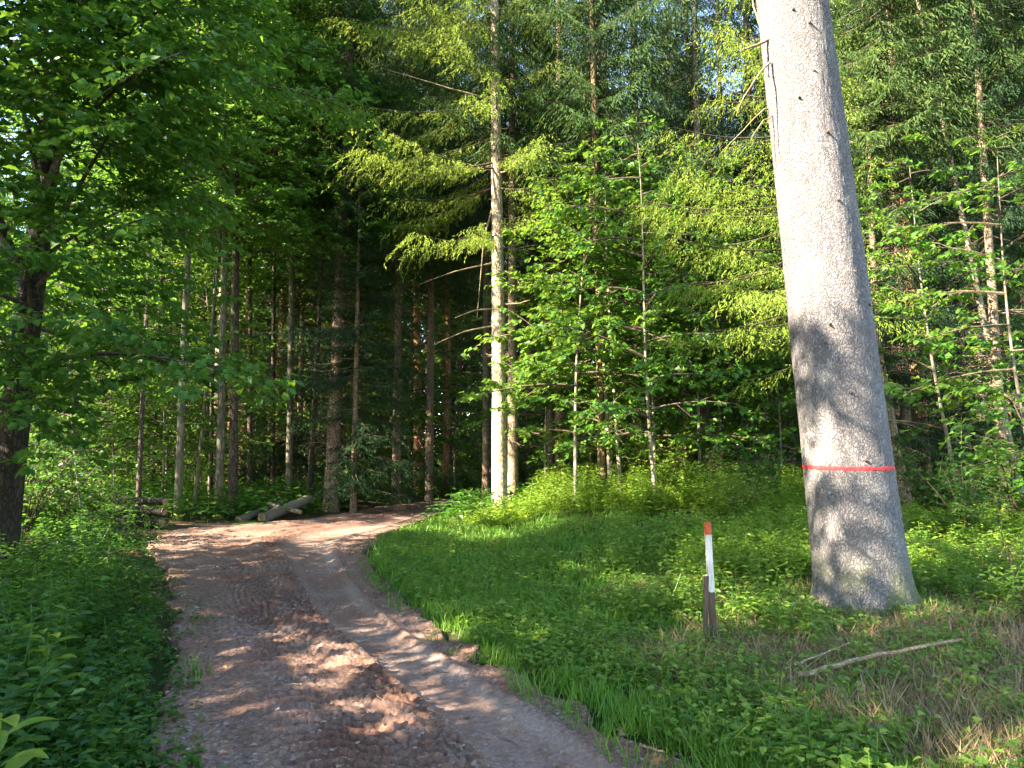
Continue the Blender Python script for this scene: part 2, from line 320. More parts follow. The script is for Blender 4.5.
# ------------------------------------------------------------------ path sheet
def arclen(P): return np.concatenate([[0], np.cumsum(np.linalg.norm(np.diff(P, axis=0), axis=1))])
mid = (DL+DR)/2; S = arclen(mid); Stot = S[-1]
s0 = S[np.argmin(np.abs(mid[:,1]-2.2))]
srows = [0]
while srows[-1] < Stot:
    s = srows[-1]; step = .25 if s < s0 else .013+.0030*(s-s0)
    srows.append(s+step)
srows = np.array(srows[:-1]+[Stot])
tcols = np.linspace(0, 1, 250)
lx = np.interp(srows, S, DL[:,0]); ly = np.interp(srows, S, DL[:,1]); rx = np.interp(srows, S, DR[:,0]); ry = np.interp(srows, S, DR[:,1])
X = lx[:,None]*(1-tcols)+rx[:,None]*tcols; Y = ly[:,None]*(1-tcols)+ry[:,None]*tcols
W = np.hypot(rx-lx, ry-ly)[:,None]; T = np.broadcast_to(tcols, X.shape); SS = np.broadcast_to(srows[:,None], X.shape)
wav = .03*fbm(SS*.35, SS*0, 5, 2)
def band(c, wd, soft=.04): return sstep(wd+soft, wd-soft*.3, np.abs(T-c-wav))
Z = .035*fbm(X*.8, Y*.8, 21, 4)
Z += -.050*band(.70, .085) + -.03*band(.87, .03) + .014*band(.79, .03,.03) + .02*band(.60,.02,.03)
Z += -.032*band(.36, .085) + .016*band(.235, .03,.04) + .014*band(.49, .035,.05)
# tread lugs in the left rut and on the ridge between the ruts
u = (T-.36)*W; ph = SS*2*pi/.135
near_ = sstep(13, 11, Y); lug = near_*sstep(.1, .5, np.sin(ph+np.abs(u)*22)) * band(.36, .085) * sstep(-.35, -.05, fbm(X*.5, Y*.5, 61, 2)+.1)
Z += .058*lug
u2 = (T-.52)*W; lug2 = near_*sstep(.1,.5,np.sin(SS*2*pi/.13+u2*16))*band(.53,.05)*sstep(-.3, .0, fbm(X*.6, Y*.6, 67, 2)+.1)
Z += .055*lug2
near_ = sstep(13, 11, Y)
clod = np.maximum(0, fbm(X*13, Y*13, 31, 3))*1.2+.6*np.maximum(0, fbm(X*33, Y*33, 33, 2))
cm = np.clip(band(.50, .07)*.9+band(.25,.04)*.35+sstep(.86,.97,T)*.75+sstep(.12,.02,T)*.5 + .30*sstep(-.05,.3, fbm(X*.7,Y*.7,77,2)), 0, 1.5)*(1-.85*band(.70,.075))*(1-.6*band(.36,.085)*near_)
Z += .040*clod*cm
Z += .014*fbm(X*28, Y*28, 41, 2)*(1-.6*band(.70,.08))
Z += .006*fbm(X*70, Y*70, 43, 1)
Z += .02*np.maximum(0,fbm(X*22,Y*22,53,3))*sstep(.8,.95,T)
eg = np.minimum(T,1-T)*W-(.16+.22*fbm(X*2.6,Y*2.6,95,4)); Z -= .12*sstep(.03,-.07,eg)
Z = Z + .012
dry = .5*band(.785,.012,.03)*sstep(-.2,.2,fbm(X*1.1,Y*1.1,91,3)+.05)+.30*band(.70,.07)*sstep(-.05,.35,fbm(X*1.3,Y*1.3,93,3))+.35*band(.62,.02,.03)
dry = dry - .75*band(.36,.06,.07)*sstep(-.2,.3,fbm(X*1.3,Y*1.3,96,4)) - .8*band(.52,.03,.06)*sstep(-.25,.2,fbm(X*1.5,Y*1.5,97,4)) - .6*sstep(.86,.93,T) - .5*band(.60,.04)*.6
mb = MB(); nr, nc = X.shape; i = np.arange(nr-1)[:,None]*nc; j = np.arange(nc-1)[None]
mb.add(np.stack([X,Y,Z],-1).reshape(-1,3), np.stack([i+j,i+j+1,i+j+nc+1,i+j+nc],-1).reshape(-1,4), 0, np.clip(dry,-1,1).ravel())
tag(link('path', mb.mesh('path', [M['path']], True, 'dry')), kind='structure')
from_grid = (srows, X, Y, Z)
# loose stones and clods on the path (stuff)
def stone_tmpl(rng):
    th = np.arange(6)*pi/3
    V = [(0,0,.55)]+[(cos(a)*.85, sin(a)*.85, .33) for a in th]+[(cos(a+.4)*1., sin(a+.4)*1., -.1) for a in th]
    V = np.array(V)*(1+.25*rng.normal(size=(13,1)))*np.array([1,.75,.8])
    Fc = [(0,1+k,1+(k+1)%6,1+(k+1)%6) for k in range(6)]
    q = [(1+k,7+k,7+(k+1)%6,1+(k+1)%6) for k in range(6)]
    return V, np.array(q), np.array([(0,1+k,1+(k+1)%6) for k in range(6)])
mb = MB(); ns = 22000
fi = (R.random(ns)**1.8*(len(srows)-1)).astype(int); ok = srows[fi] > s0; fi = fi[ok]; ci = R.integers(6, 243, len(fi))
P = np.stack([X[fi,ci], Y[fi,ci], Z[fi,ci]-.001], -1)
keep = ~((np.abs(tcols[ci]-.70) < .09) & (R.random(len(ci)) < .85)); P = P[keep]
for k in range(6):
    V, q, tt = stone_tmpl(R); Q = P[k::6]; sc = np.exp(R.normal(-5.15, .5, len(Q))).clip(.003,.03); yw = R.random(len(Q))*6.28
    scatter(mb, (V,q), Q, yw, sc); scatter(mb, (V,tt), Q, yw, sc)
tag(link('gravel', mb.mesh('gravel', [M['stone']])), 'grey stones and crumbs scattered loose over the dirt track', 'gravel', kind='stuff')
# made-up pale sheet standing in for the bright gap between the left trees
mb = MB(); Vg = np.array([(-42,47,.35),(-27,44,.33),(-30,66,.4),(-48,66,.4)], float); mb.add(Vg, np.array([(0,1,2,3)]))
tag(link('bright_gap_sheet', mb.mesh('bright_gap_sheet', [M['gap_pale']])), kind='structure')
# ------------------------------------------------------------------ tree part generators
def trunk_mesh(name, H, r0, mat, lean=(0,0), curve=.15, n=10, flare=1.35, stubs=0, seed=0, top=.15, stub_z=(1,8), stub_l=.35):
    rng = np.random.default_rng(seed); k = max(10, int(H*1.6)); z = np.linspace(-.3, H, k)
    zz = np.clip(z/H, 0, 1)
    cx = lean[0]*z/H+curve*np.sin(zz*2.6+rng.random()*6)*zz; cy_ = lean[1]*z/H+curve*np.sin(zz*3.1+rng.random()*6)*zz
    r = r0*(1-(1-top)*zz)*(1+(flare-1)*np.exp(-np.maximum(z,0)/.28))
    mb = MB(); tube(mb, np.stack([cx,cy_,z],-1), r, n, wob=.025, rng=rng)
    for q in range(stubs):
        sz = rng.uniform(*stub_z); a = rng.random()*6.28; l = stub_l*rng.uniform(.3,1.6); rr = np.interp(sz, z, r); c = np.array([np.interp(sz,z,cx), np.interp(sz,z,cy_), sz])
        d = np.array([cos(a), sin(a), rng.uniform(-.35,.15)]); p0 = c+d*rr*.7
        pts = [p0, p0+d*l*.5+np.array([0,0,-.03*l]), p0+d*l+np.array([0,0,rng.uniform(-.25,.1)*l])]
        tube(mb, pts, [.016,.011,.004], 4, 0, False)
        if l > stub_l:   # a few dead twigs
            for w in range(3):
                b = pts[0]+(pts[2]-pts[0])*rng.uniform(.4,.9); dd = d*.5+rng.normal(size=3)*.6
                tube(mb, [b, b+dd*l*.3], [.006,.002], 3, 0, False)
    me = mb.mesh(name, [mat], True); return me, (lambda q: np.array([np.interp(q,z,cx), np.interp(q,z,cy_)]), lambda q: float(np.interp(q,z,r)))
def broad_crown(name, leafm, H, z0, Rad, limbs=16, leaf=.10, wl=.62, seed=0, axis=None, simple=False, dens=1.0, shape='oval', limb_up=.35, side=None):
    rng = np.random.default_rng(seed); mb = MB(); tw = MB(); LP=[];LD=[];LN=[]
    for q in range(limbs):
        f = (q+rng.random())/limbs; z = z0+(H-z0)*f*.92
        a = q*2.4+rng.normal()*.3
        if side is not None and rng.random() < .55: a = side+rng.normal()*.5
        rad = Rad*(np.sqrt(max(.05, 1-(f*1.05-.30)**2/.62)) if shape == 'oval' else (1-f*.75))*rng.uniform(.7,1.1)
        c = axis(z) if axis else np.zeros(2)
        d = np.array([cos(a), sin(a), limb_up*(.5+f)+rng.normal()*.22]); d = d/np.linalg.norm(d)
        k = 7; t = np.linspace(0,1,k); side_v = np.array([-sin(a),cos(a),0])
        pts = np.array([c[0],c[1],z])+d*rad*t[:,None]+side_v*rng.normal()*.12*rad*(t**2)[:,None]+np.array([0,0,-.22*rad])*(t**2)[:,None]
        tube(mb, pts, .006+.009*rad*(1-t), 4, 1, False)
        nb = max(3, int(rad*3.4*dens))
        for b in range(nb):
            tb = .18+.82*(b+rng.random())/nb; p0 = np.array([np.interp(tb,t,pts[:,e]) for e in range(3)])
            sg = 1 if b % 2 else -1; ang = a+sg*rng.uniform(.5,1.2); bl = rad*.42*(1.25-tb*.75)*rng.uniform(.6,1.2)
            bd = np.array([cos(ang),sin(ang),rng.normal()*.34+.06])
            t2 = np.linspace(0,1,4); bp = p0+bd*bl*t2[:,None]+np.array([0,0,-.18*bl])*(t2**2)[:,None]
            tube(mb, bp, .002+.006*(1-t2), 3, 1, False)
            nt_ = max(3, int(bl*5.5*dens)+1)
            for w in range(nt_):
                tt = .15+.85*(w+rng.random())/nt_; q0 = np.array([np.interp(tt,t2,bp[:,e]) for e in range(3)])
                a3 = ang+(1 if w % 2 else -1)*rng.uniform(.4,1.1)*(1 if tt < .9 else .2); l3 = rng.uniform(.18,.42)*min(1, bl)
                d3 = np.array([cos(a3),sin(a3),rng.normal()*.42-.08])
                nl = max(3, int(l3/leaf*2.2*dens)+1); s = (np.arange(nl)+.5)/nl
                pp = q0+d3*l3*s[:,None]; sg3 = np.where(np.arange(nl) % 2, 1, -1)
                a4 = a3+sg3*rng.uniform(.5,1.1,nl)
                LP.append(pp); LD.append(np.stack([np.cos(a4),np.sin(a4),rng.normal(size=nl)*.35-.35],-1)); LN.append(np.array([0,0,1.])+rng.normal(size=(nl,3))*.42)
    LP=np.concatenate(LP);LD=np.concatenate(LD);LN=np.concatenate(LN); L = leaf*rng.uniform(.6,1.25,len(LP))
    leaves(mb, LP, LD, LN, L, L*wl, 0, simple=simple)
    return mb.mesh(name, [leafm, M['twig']])
def spruce_crown(name, nm, H, z0, Lmax, dz=.42, nper=5, sprig=.13, sw=.028, sec=.13, seed=0, axis=None, hang=1.0, side=None, droop=.22, low=.75, sprigk=1.0):
    rng = np.random.default_rng(seed); mb = MB(); z = z0; SP=[];SD=[];SN=[]
    while z < H-.2:
        f = (z-z0)/(H-z0)
        for b in range(nper):
            a = rng.random()*6.28; L = Lmax*(1-f)**.75*(low+(1-low)*min(1,f*5))*rng.uniform(.55,1.1)+.15
            if side is not None:
                da = abs((a-side+pi)%(2*pi)-pi); L *= .55+.6*max(0, cos(da))
            c = axis(z) if axis else np.zeros(2); up = .5*f-.08
            out = np.array([cos(a),sin(a),0]); k=8; t=np.linspace(0,1,k)
            pts = np.array([c[0],c[1],z+rng.normal()*.1])+out*L*t[:,None]+np.array([0,0,1.])*(L*(up*t-droop*1.6*t*(1-.55*t)))[:,None]
            pts += np.array([-sin(a),cos(a),0])*(rng.normal()*.08*L*t**2)[:,None]
            tube(mb, pts, .004+.007*L*(1-t), 3, 1, False)
            n2 = max(4, int(L/sec)); tb = np.linspace(.12,1,n2)
            base = np.stack([np.interp(tb,t,pts[:,e]) for e in range(3)],-1)
            for sg in (-1,1):
                l2 = L*.30*np.sin(np.clip(tb*1.15+.15,0,pi*.95))*rng.uniform(.6,1.2,n2)+.08
                an = a+sg*rng.uniform(.7,1.15,n2)
                d2 = np.stack([np.cos(an),np.sin(an),np.full(n2,-.25*hang)+rng.normal(size=n2)*.12],-1)
                m = max(3, int(L*.3/sprig*2.2*sprigk)+2)
                s = (np.arange(m)+.4)/m
                pp = base[:,None]+d2[:,None]*(l2[:,None]*s)[:,:,None]+np.array([0,0,-1.])*(.5*hang*l2[:,None]*s**2)[:,:,None]
                pp = pp.reshape(-1,3); dd = np.repeat(d2, m, 0)
                side2 = norm(np.cross(dd, [0,0,1.]))*np.tile(np.where(np.arange(m)%2,1,-1), n2)[:,None]
                sd = norm(dd)*.7+side2*rng.uniform(.2,.9,(len(dd),1))+np.array([0,0,-.55*hang])*rng.uniform(.1,1.6,(len(dd),1))
                SP.append(pp);SD.append(sd);SN.append(np.array([0,0,1.])+rng.normal(size=pp.shape)*.9)
        z += dz*rng.uniform(.7,1.3)
    SP=np.concatenate(SP);SD=np.concatenate(SD);SN=np.concatenate(SN); L=sprig*rng.uniform(.6,1.5,len(SP))
    leaves(mb, SP, SD, SN, L, np.full(len(L),sw)*rng.uniform(.7,1.3,len(L)), 0, fold=.25, simple=True)
    return mb.mesh(name, [nm, M['twig']])
def spruce_fine(name, nm, H, z0, Lmax, dz=.55, nper=5, seed=0, axis=None, side=None, droop=.25, sec=.13, ter=.075, nl=.055, nw=.013, hang=1.0, zfine=99, gap=.15):
    rng = np.random.default_rng(seed); mb = MB(); z = z0; A_=[[],[],[],[]]
    while z < H-.2:
        f = (z-z0)/(H-z0); k_ = 1.0 if z < zfine else 1.9
        for b in range(nper):
            if rng.random() < gap: continue
            a = rng.random()*6.28; L = Lmax*(1-f)**.8*min(1,.55+f*5)*rng.uniform(.5,1.1)+.2
            if side is not None: L *= .5+.6*max(0, cos(a-side))
            c = axis(z) if axis else np.zeros(2); up = .55*f-.02+rng.normal()*.08; out = np.array([cos(a),sin(a),0]); t=np.linspace(0,1,9)
            pts = np.array([c[0],c[1],z+rng.normal()*.12])+out*L*t[:,None]+np.array([0,0,1.])*(L*(up*t-droop*1.8*t*(1-.62*t)))[:,None]
            pts += np.array([-sin(a),cos(a),0])*(rng.normal()*.1*L*t**2)[:,None]
            tube(mb, pts, .004+.007*L*(1-t), 4, 1, False)
            n2 = max(4, int(L*.85/(sec*k_))); tb = np.linspace(.16,1,n2)+rng.normal(size=n2)*.01; base = np.stack([np.interp(tb,t,pts[:,e]) for e in range(3)],-1)
            for sg in (-1,1):
                l2 = L*.27*np.sin(np.clip(tb*1.1+.12,0,pi*.95))*rng.uniform(.45,1.25,n2)+.06; an = a+sg*rng.uniform(.55,1.1,n2)*(1.15-.6*tb)
                d2 = np.stack([np.cos(an),np.sin(an),-.12+rng.normal(size=n2)*.15],-1)
                for q in range(n2):
                    m = max(2, int(l2[q]/(ter*k_))); s_ = (np.arange(m)+.5)/m
                    pp = base[q]+d2[q]*(l2[q]*s_)[:,None]+np.array([0,0,-.45*l2[q]*hang])*(s_**2)[:,None]
                    tl = rng.uniform(.06,.24,m)*hang*k_**.5*(1.1-.4*s_)
                    td = norm(d2[q]*.55+np.array([0,0,-.75*hang])+rng.normal(size=(m,3))*.28)
                    w_ = 5; sw_ = (np.arange(w_)+.3)/w_
                    P5 = (pp[:,None]+td[:,None]*(tl[:,None]*sw_)[:,:,None]).reshape(-1,3); T5 = np.repeat(td,w_,0)
                    rv = norm(np.cross(T5, rng.normal(size=P5.shape)))
                    A_[0].append(P5); A_[1].append(T5*.85+rv*.55); A_[2].append(rng.normal(size=P5.shape)); A_[3].append(np.full(len(P5),k_))
        z += dz*rng.uniform(.6,1.4)
    P,D,N_,K_ = [np.concatenate(q) for q in A_]; L=nl*K_*rng.uniform(.7,1.5,len(P))
    leaves(mb, P, D, N_, L, nw*K_*rng.uniform(.8,1.3,len(P)), 0, fold=.1, droop=0, simple=True); print(name, len(P))
    return mb.mesh(name, [nm, M['twig']])
def tree(name, label, cat, x, y, tm, cm, sc=1.0, rz=0, group=None, zoff=0, extra=()):
    e = bpy.data.objects.new(name, None); COL.objects.link(e); e.empty_display_size = .3
    e.location = (x, y, hz1(x, y)+zoff); e.rotation_euler = (0,0,rz); e.scale = (sc,sc,sc)
    tag(e, label, cat, group)
    link('trunk', tm, e)
    if cm: link('crown', cm, e)
    for nm, me in extra: link(nm, me, e)
    return e
# shared variants for the forest
SPT = []; SPC = []
for k in range(3):
    tm, (ax, rf) = trunk_mesh('spruce_trunk', 25, .155+.02*k, M[['bark_spruce','bark_spruce','bark_red'][k]], (R.normal()*.3, R.normal()*.3), .12, 8, 1.3, 34, 50+k, .12, (1.5,9.5), .6)
    cm = spruce_crown('spruce_crown', M['needle'], 26, 8.2+k*.8, 2.7, .40, 5, .14, .027, .125, 60+k, ax, 1.5)
    SPT.append(tm); SPC.append(cm)
YSC = [spruce_crown('young_spruce_crown', M['needle_dark'], 11, .8+.5*k, 1.7, .27, 6, .10, .018, .09, 70+k, None, 1.0) for k in range(2)]
YST = [trunk_mesh('young_spruce_trunk', 11, .09, M['bark_spruce'], (0,0), .02, 7, 1.2, 10, 80+k)[0] for k in range(2)]
BT = []; BC = []
for k in range(3):
    tm, (ax, rf) = trunk_mesh('broadleaf_trunk', 15, .12, M[['bark_dark','bark_dark','bark_mossy'][k]], (R.normal()*.5, R.normal()*.5), .25, 8, 1.3, 3, 90+k, .15)
    cm = broad_crown('broadleaf_crown', M['beech'], 17, 3.2+.6*k, 3.4, 34, .13, .7, 100+k, ax, simple=True, dens=1.25)
    BT.append(tm); BC.append(cm)
UT = []; UC = []
for k in range(3):
    tm, (ax, rf) = trunk_mesh('sapling_trunk', 6, .035, M['bark_grey'], (R.normal()*.4, R.normal()*.4), .18, 6, 1.2, 0, 120+k, .15)
    cm = broad_crown('sapling_crown', M[['maple','beech','maple'][k]], 6.8, 1.1, 1.9, 24, .12, .78, 130+k, ax, dens=1.2, limb_up=.3, simple=(k==1))
    UT.append(tm); UC.append(cm)
def bush_mesh(name, leafm, h, rad, seed, leaf=.07, stems=9, dens=1.0, simple=False):
    rng = np.random.default_rng(seed); mb = MB(); LP=[];LD=[];LN=[]
    for s in range(stems):
        a = rng.random()*6.28; hh = h*rng.uniform(.6,1.1); sp = rad*rng.uniform(.3,1)
        t = np.linspace(0,1,6); pts = np.stack([cos(a)*sp*t**1.3*1., sin(a)*sp*t**1.3, hh*t-.25*sp*t**3],-1)
        tube(mb, pts, .003+.009*(1-t)*h, 4, 1, False)
        nb = int(9*dens)
        for b in range(nb):
            tb = .2+.8*(b+rng.random())/nb; p0 = np.array([np.interp(tb,t,pts[:,e]) for e in range(3)]); an = rng.random()*6.28; l = rng.uniform(.15,.42)*h*.5
            d = np.array([cos(an),sin(an),rng.uniform(0,.5)]); nl = max(4,int(l/leaf*2.0)); q=(np.arange(nl)+.5)/nl
            tube(mb, [p0, p0+d*l], [.004,.0015], 3, 1, False)
            a4 = an+np.where(np.arange(nl)%2,1,-1)*rng.uniform(.4,1.2,nl)
            LP.append(p0+d*l*q[:,None]); LD.append(np.stack([np.cos(a4),np.sin(a4),rng.normal(size=nl)*.3-.1],-1)); LN.append(np.array([0,0,1.])+rng.normal(size=(nl,3))*.3)
    LP=np.concatenate(LP);LD=np.concatenate(LD);LN=np.concatenate(LN);L=leaf*rng.uniform(.6,1.3,len(LP))
    leaves(mb, LP, LD, LN, L, L*.7, 0, simple=simple); return mb.mesh(name, [leafm, M['twig']])
BU = [bush_mesh('shrub', M[['herb','maple','herb_bright'][k]], 1.5, 1.0, 150+k, .085, 16, 1.5) for k in range(3)]
# ------------------------------------------------------------------ occupied list
USED = []
def free(x, y, r):
    return all((x-a)**2+(y-b)**2 > (r+c)**2 for a, b, c in USED)
def use(x, y, r=.5): USED.append((x,y,r))
# ------------------------------------------------------------------ the big marked spruce
BY = 7.95
b0 = at(868, 612, BY); b0[2] = hz1(b0[0], BY)
def big_axis():
    pts = []
    for py, l, r in ((0,755,822),(150,777,848),(260,787,864),(467,806,889),(560,814,903)):
        p = at((l+r)/2, py, BY); depth = BY*cos(PITCH)+(p[2]-CAMZ)*sin(PITCH); pts.append((p[2]-b0[2], p[0]-b0[0], (r-l)/2/F*depth))
    return sorted(pts)
BA = big_axis(); bz = np.array([a for a,_,_ in BA]); bx = np.array([b for _,b,_ in BA]); br = np.array([c for _,_,c in BA])
fx = np.polyfit(bz, bx, 1); fr = np.polyfit(bz, br, 1)
def big_c(z): return np.polyval(fx, np.minimum(z,7))+(np.maximum(z,7)-7)*fx[0]*.6
def big_r(z): return np.where(z < 7, np.polyval(fr, np.minimum(z,7)), np.polyval(fr, 7)*(1-(z-7)/20*.8))
def big_surf(th, z, off=0):
    rad = big_r(z)*(1+.015*np.sin(3*th+1)+.012*np.sin(5*th+z*.7))
    root = np.exp(-np.maximum(z+.0,0)/.15)*.26+np.exp(-np.maximum(z,0)/.5)*.03
    rad = rad+root*.45*(.7+.5*np.maximum(0,np.cos(th*4+.6))+.5*np.maximum(0,np.cos(th+.35)))
    u = th*.45*1.0; rad = rad+.0045*fbm(th*22/1.0, z*15, 7, 3)+.006*fbm(th*5, z*1.5, 17, 2)
    rad = rad+off
    return np.stack([big_c(z)+rad*np.cos(th), rad*np.sin(th)+0*z, z],-1)
nth = 260; zl = np.concatenate([np.arange(-.35, 6.6, .018), np.linspace(6.6, 27, 60)])
TH, ZZ = np.meshgrid(np.linspace(0, 2*pi, nth+1), zl)
Vb = big_surf(np.where(TH > 2*pi-1e-6, 0, TH), ZZ)
# make the noise close on itself
blend = sstep(2*pi-.35, 2*pi, TH)[...,None]; Vb = Vb*(1-blend)+big_surf(TH-2*pi, ZZ)*blend
Vb = Vb[:, :nth]
mb = MB(); i = np.arange(len(zl)-1)[:,None]*nth; j = np.arange(nth)[None]; j2 = (j+1) % nth
mb.add(Vb.reshape(-1,3), np.stack([i+j,i+j2,i+nth+j2,i+nth+j],-1).reshape(-1,4))
bt = mb.mesh('big_spruce_trunk', [M['bark_big']], True)
be = bpy.data.objects.new('marked_spruce_tree', None); COL.objects.link(be); be.location = (b0[0], BY, b0[2])
tag(be, 'massive pale grey spruce trunk with a thin red painted ring', 'tree'); use(b0[0], BY, 1.0)
link('trunk', bt, be)
ringz = at(848, 467, BY)[2]-b0[2]-.0
nzr = 9; TH, VV = np.meshgrid(np.linspace(0,2*pi,nth+1)[:-1], np.linspace(-1,1,nzr))
edge = .021*(1+.45*fbm(TH*9, 0*TH+3, 71, 3)); ZR = ringz+VV*edge+.012*np.sin(TH)+.0
off = .004*(1-np.abs(VV)**6)-.0008
Vr = big_surf(TH, ZR, .0035*np.ones_like(TH)*(1-VV**8)-.001)
mb = MB(); i = np.arange(nzr-1)[:,None]*nth; j = np.arange(nth)[None]; j2 = (j+1)%nth
mb.add(Vr.reshape(-1,3), np.stack([i+j,i+j2,i+nth+j2,i+nth+j],-1).reshape(-1,4))
link('painted_ring', mb.mesh('painted_ring', [M['redpaint']], True), be)
# dead branches of the big spruce, snags and knots
def bp(px, py, dy=0): p = at(px, py, BY+dy); return p-np.array([b0[0],BY,b0[2]])
dbs = [[(768,40,-.1),(748,48,-.2),(742,50,-.25)], [(771,62,-.15),(752,82,-.3),(735,116,-.4)], [(785,110,0),(765,118,-.1),(750,140,-.2)], [(762,30,.1),(752,2,.3),(748,-30,.4)],
       [(772,108,.1),(760,112,0),(722,152,.3)]]
for k, b in enumerate(dbs):
    mb = MB(); pts = np.array([bp(*q) for q in b]); t = np.linspace(0,1,len(pts)); t2 = np.linspace(0,1,8)
    pts = np.stack([np.interp(t2,t,pts[:,e]) for e in range(3)],-1)+R.normal(size=(8,3))*.006
    tube(mb, pts, (.020 if k == 0 else .013)*(1-t2*.75), 6, 0); link('dead_branch', mb.mesh('dead_branch', [M['deadwood']], True), be)
for (px,py) in ((782,28),(796,42),(788,112),(812,147),(822,212),(815,330),(812,348),(800,88),(838,280),(858,310),(833,396),(846,460)):
    mb = MB(); z = bp(px,py)[2]; x = bp(px,py)[0]-big_c(np.array(z)); rr = float(big_r(np.array(z))); x = float(np.clip(x/rr,-.95,.95)); th = -math.acos(x)
    c = big_surf(np.array(th), np.array(z)); d = np.array([cos(th), sin(th), -.15]); l = R.uniform(.02,.06)
    tube(mb, [c-d*.03, c+d*l*.4, c+d*l], [.02,.014,.006], 6); link('branch_stub', mb.mesh('branch_stub', [M['twig']]), be)
bcrown = spruce_fine('big_spruce_crown', M['needle_dark'], 28, 7.8, 4.4, .6, 5, 200, lambda z: np.array([float(big_c(np.array(z))),0]), pi*.9, .30, .15, .085, .055, .012, 1.3, 11, .1)
link('crown', bcrown, be)
# ------------------------------------------------------------------ central sunlit spruce
cx, cyy = xat(500, 19.0), 19.0
tm, (ax, rf) = trunk_mesh('central_trunk', 24, .20, M['bark_pale'], (-.25,0), .05, 16, 1.15, 46, 301, .12, (1.2,11), .22)
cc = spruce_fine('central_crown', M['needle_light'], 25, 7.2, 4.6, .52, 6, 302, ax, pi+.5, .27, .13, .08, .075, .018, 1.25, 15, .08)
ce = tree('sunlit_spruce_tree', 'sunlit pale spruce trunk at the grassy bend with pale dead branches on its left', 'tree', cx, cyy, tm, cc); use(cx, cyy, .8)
cb = [[(493,263),(455,273),(418,285)],[(492,309),(475,312),(455,318)],[(492,326),(465,333),(433,345)],[(490,206),(484,240),(477,318)],[(508,270),(516,278),(522,290)],[(507,305),(520,305),(530,300)],[(497,100),(450,90),(388,70)]]
for b in cb:
    mb = MB(); pts = np.array([at(px,py,cyy-.15*i_)-np.array([cx,cyy,ce.location.z]) for i_, (px,py) in enumerate(b)]); t=np.linspace(0,1,len(pts)); t2=np.linspace(0,1,7)
    pts[0][0] = ax(pts[0][2])[0]+.1*np.sign(pts[1][0]-ax(pts[0][2])[0]); pts[0][1] = 0
    pts = np.stack([np.interp(t2,t,pts[:,e]) for e in range(3)],-1)+np.array([0,0,.04])*np.sin(t2*pi)[:,None]
    tube(mb, pts, .028*(1-t2*.8), 5); link('dead_branch', mb.mesh('dead_branch', [M['deadwood']], True), ce)
# ------------------------------------------------------------------ named trees at their places
def single_spruce(px, d, r, label, mat='bark_spruce', lean=(0,0), H=24, z0=9, crown=True, seed=0, stubs=30, cat='tree', rad=2.4):
    x = xat(px, d); tm, (ax, rf) = trunk_mesh('spruce_trunk', H, r, M[mat], lean, .08, 10, 1.25, stubs, seed, .12, (1.2,z0), .55)
    use(x, d, .6)
    return tree('spruce_tree', label, cat, x, d, tm, SPC[seed % 3] if crown else None)
single_spruce(513, 20.4, .15, 'shaded spruce trunk right behind the sunlit pale one', 'bark_spruce', seed=401)
single_spruce(602, 18.4, .115, 'olive brown trunk beside two thin pale saplings', 'bark_olive', (-.3,0), seed=402, stubs=12)
single_spruce(333, 22, .22, 'dark spruce with dense dead twigs at the far road edge', 'bark_spruce', (.4,0), seed=403, stubs=150)
single_spruce(922, 21, .20, 'reddish orange lit trunk right of the marked spruce', 'bark_red', (-.6,0), seed=404, stubs=20)
single_spruce(903, 16.5, .12, 'dark slim trunk leaning left close behind the marked spruce', 'bark_spruce', (-2.6,.3), seed=405, stubs=20, H=20)
single_spruce(1017, 17.5, .09, 'thin grey trunk leaning left near the right edge', 'bark_grey', (-2.8,.3), seed=406, stubs=14, H=20)
single_spruce(982, 24, .17, 'brown spruce trunk behind the thin leaning grey one', 'bark_spruce', seed=407)
single_spruce(763, 23, .19, 'grey brown spruce trunk just left of the marked spruce', 'bark_spruce', (-.2,0), seed=408)
single_spruce(790, 25, .15, 'spruce trunk half hidden behind the left side of the marked spruce', 'bark_spruce', seed=409)
single_spruce(430, 27, .15, 'brown spruce trunk left of the sunlit one, nearest of that cluster', 'bark_spruce', seed=410)
single_spruce(446, 30, .14, 'reddish spruce trunk standing between two brown ones left of the sunlit spruce', 'bark_red', seed=411)
single_spruce(486, 26, .13, 'dark spruce trunk directly left of the sunlit pale trunk', 'bark_spruce', seed=412)
single_spruce(550, 25, .14, 'spruce trunk midway between the sunlit spruce and the olive trunk', 'bark_spruce', seed=413)
single_spruce(397, 26, .15, 'dark spruce trunk at the far side where the road turns right', 'bark_spruce', seed=414)
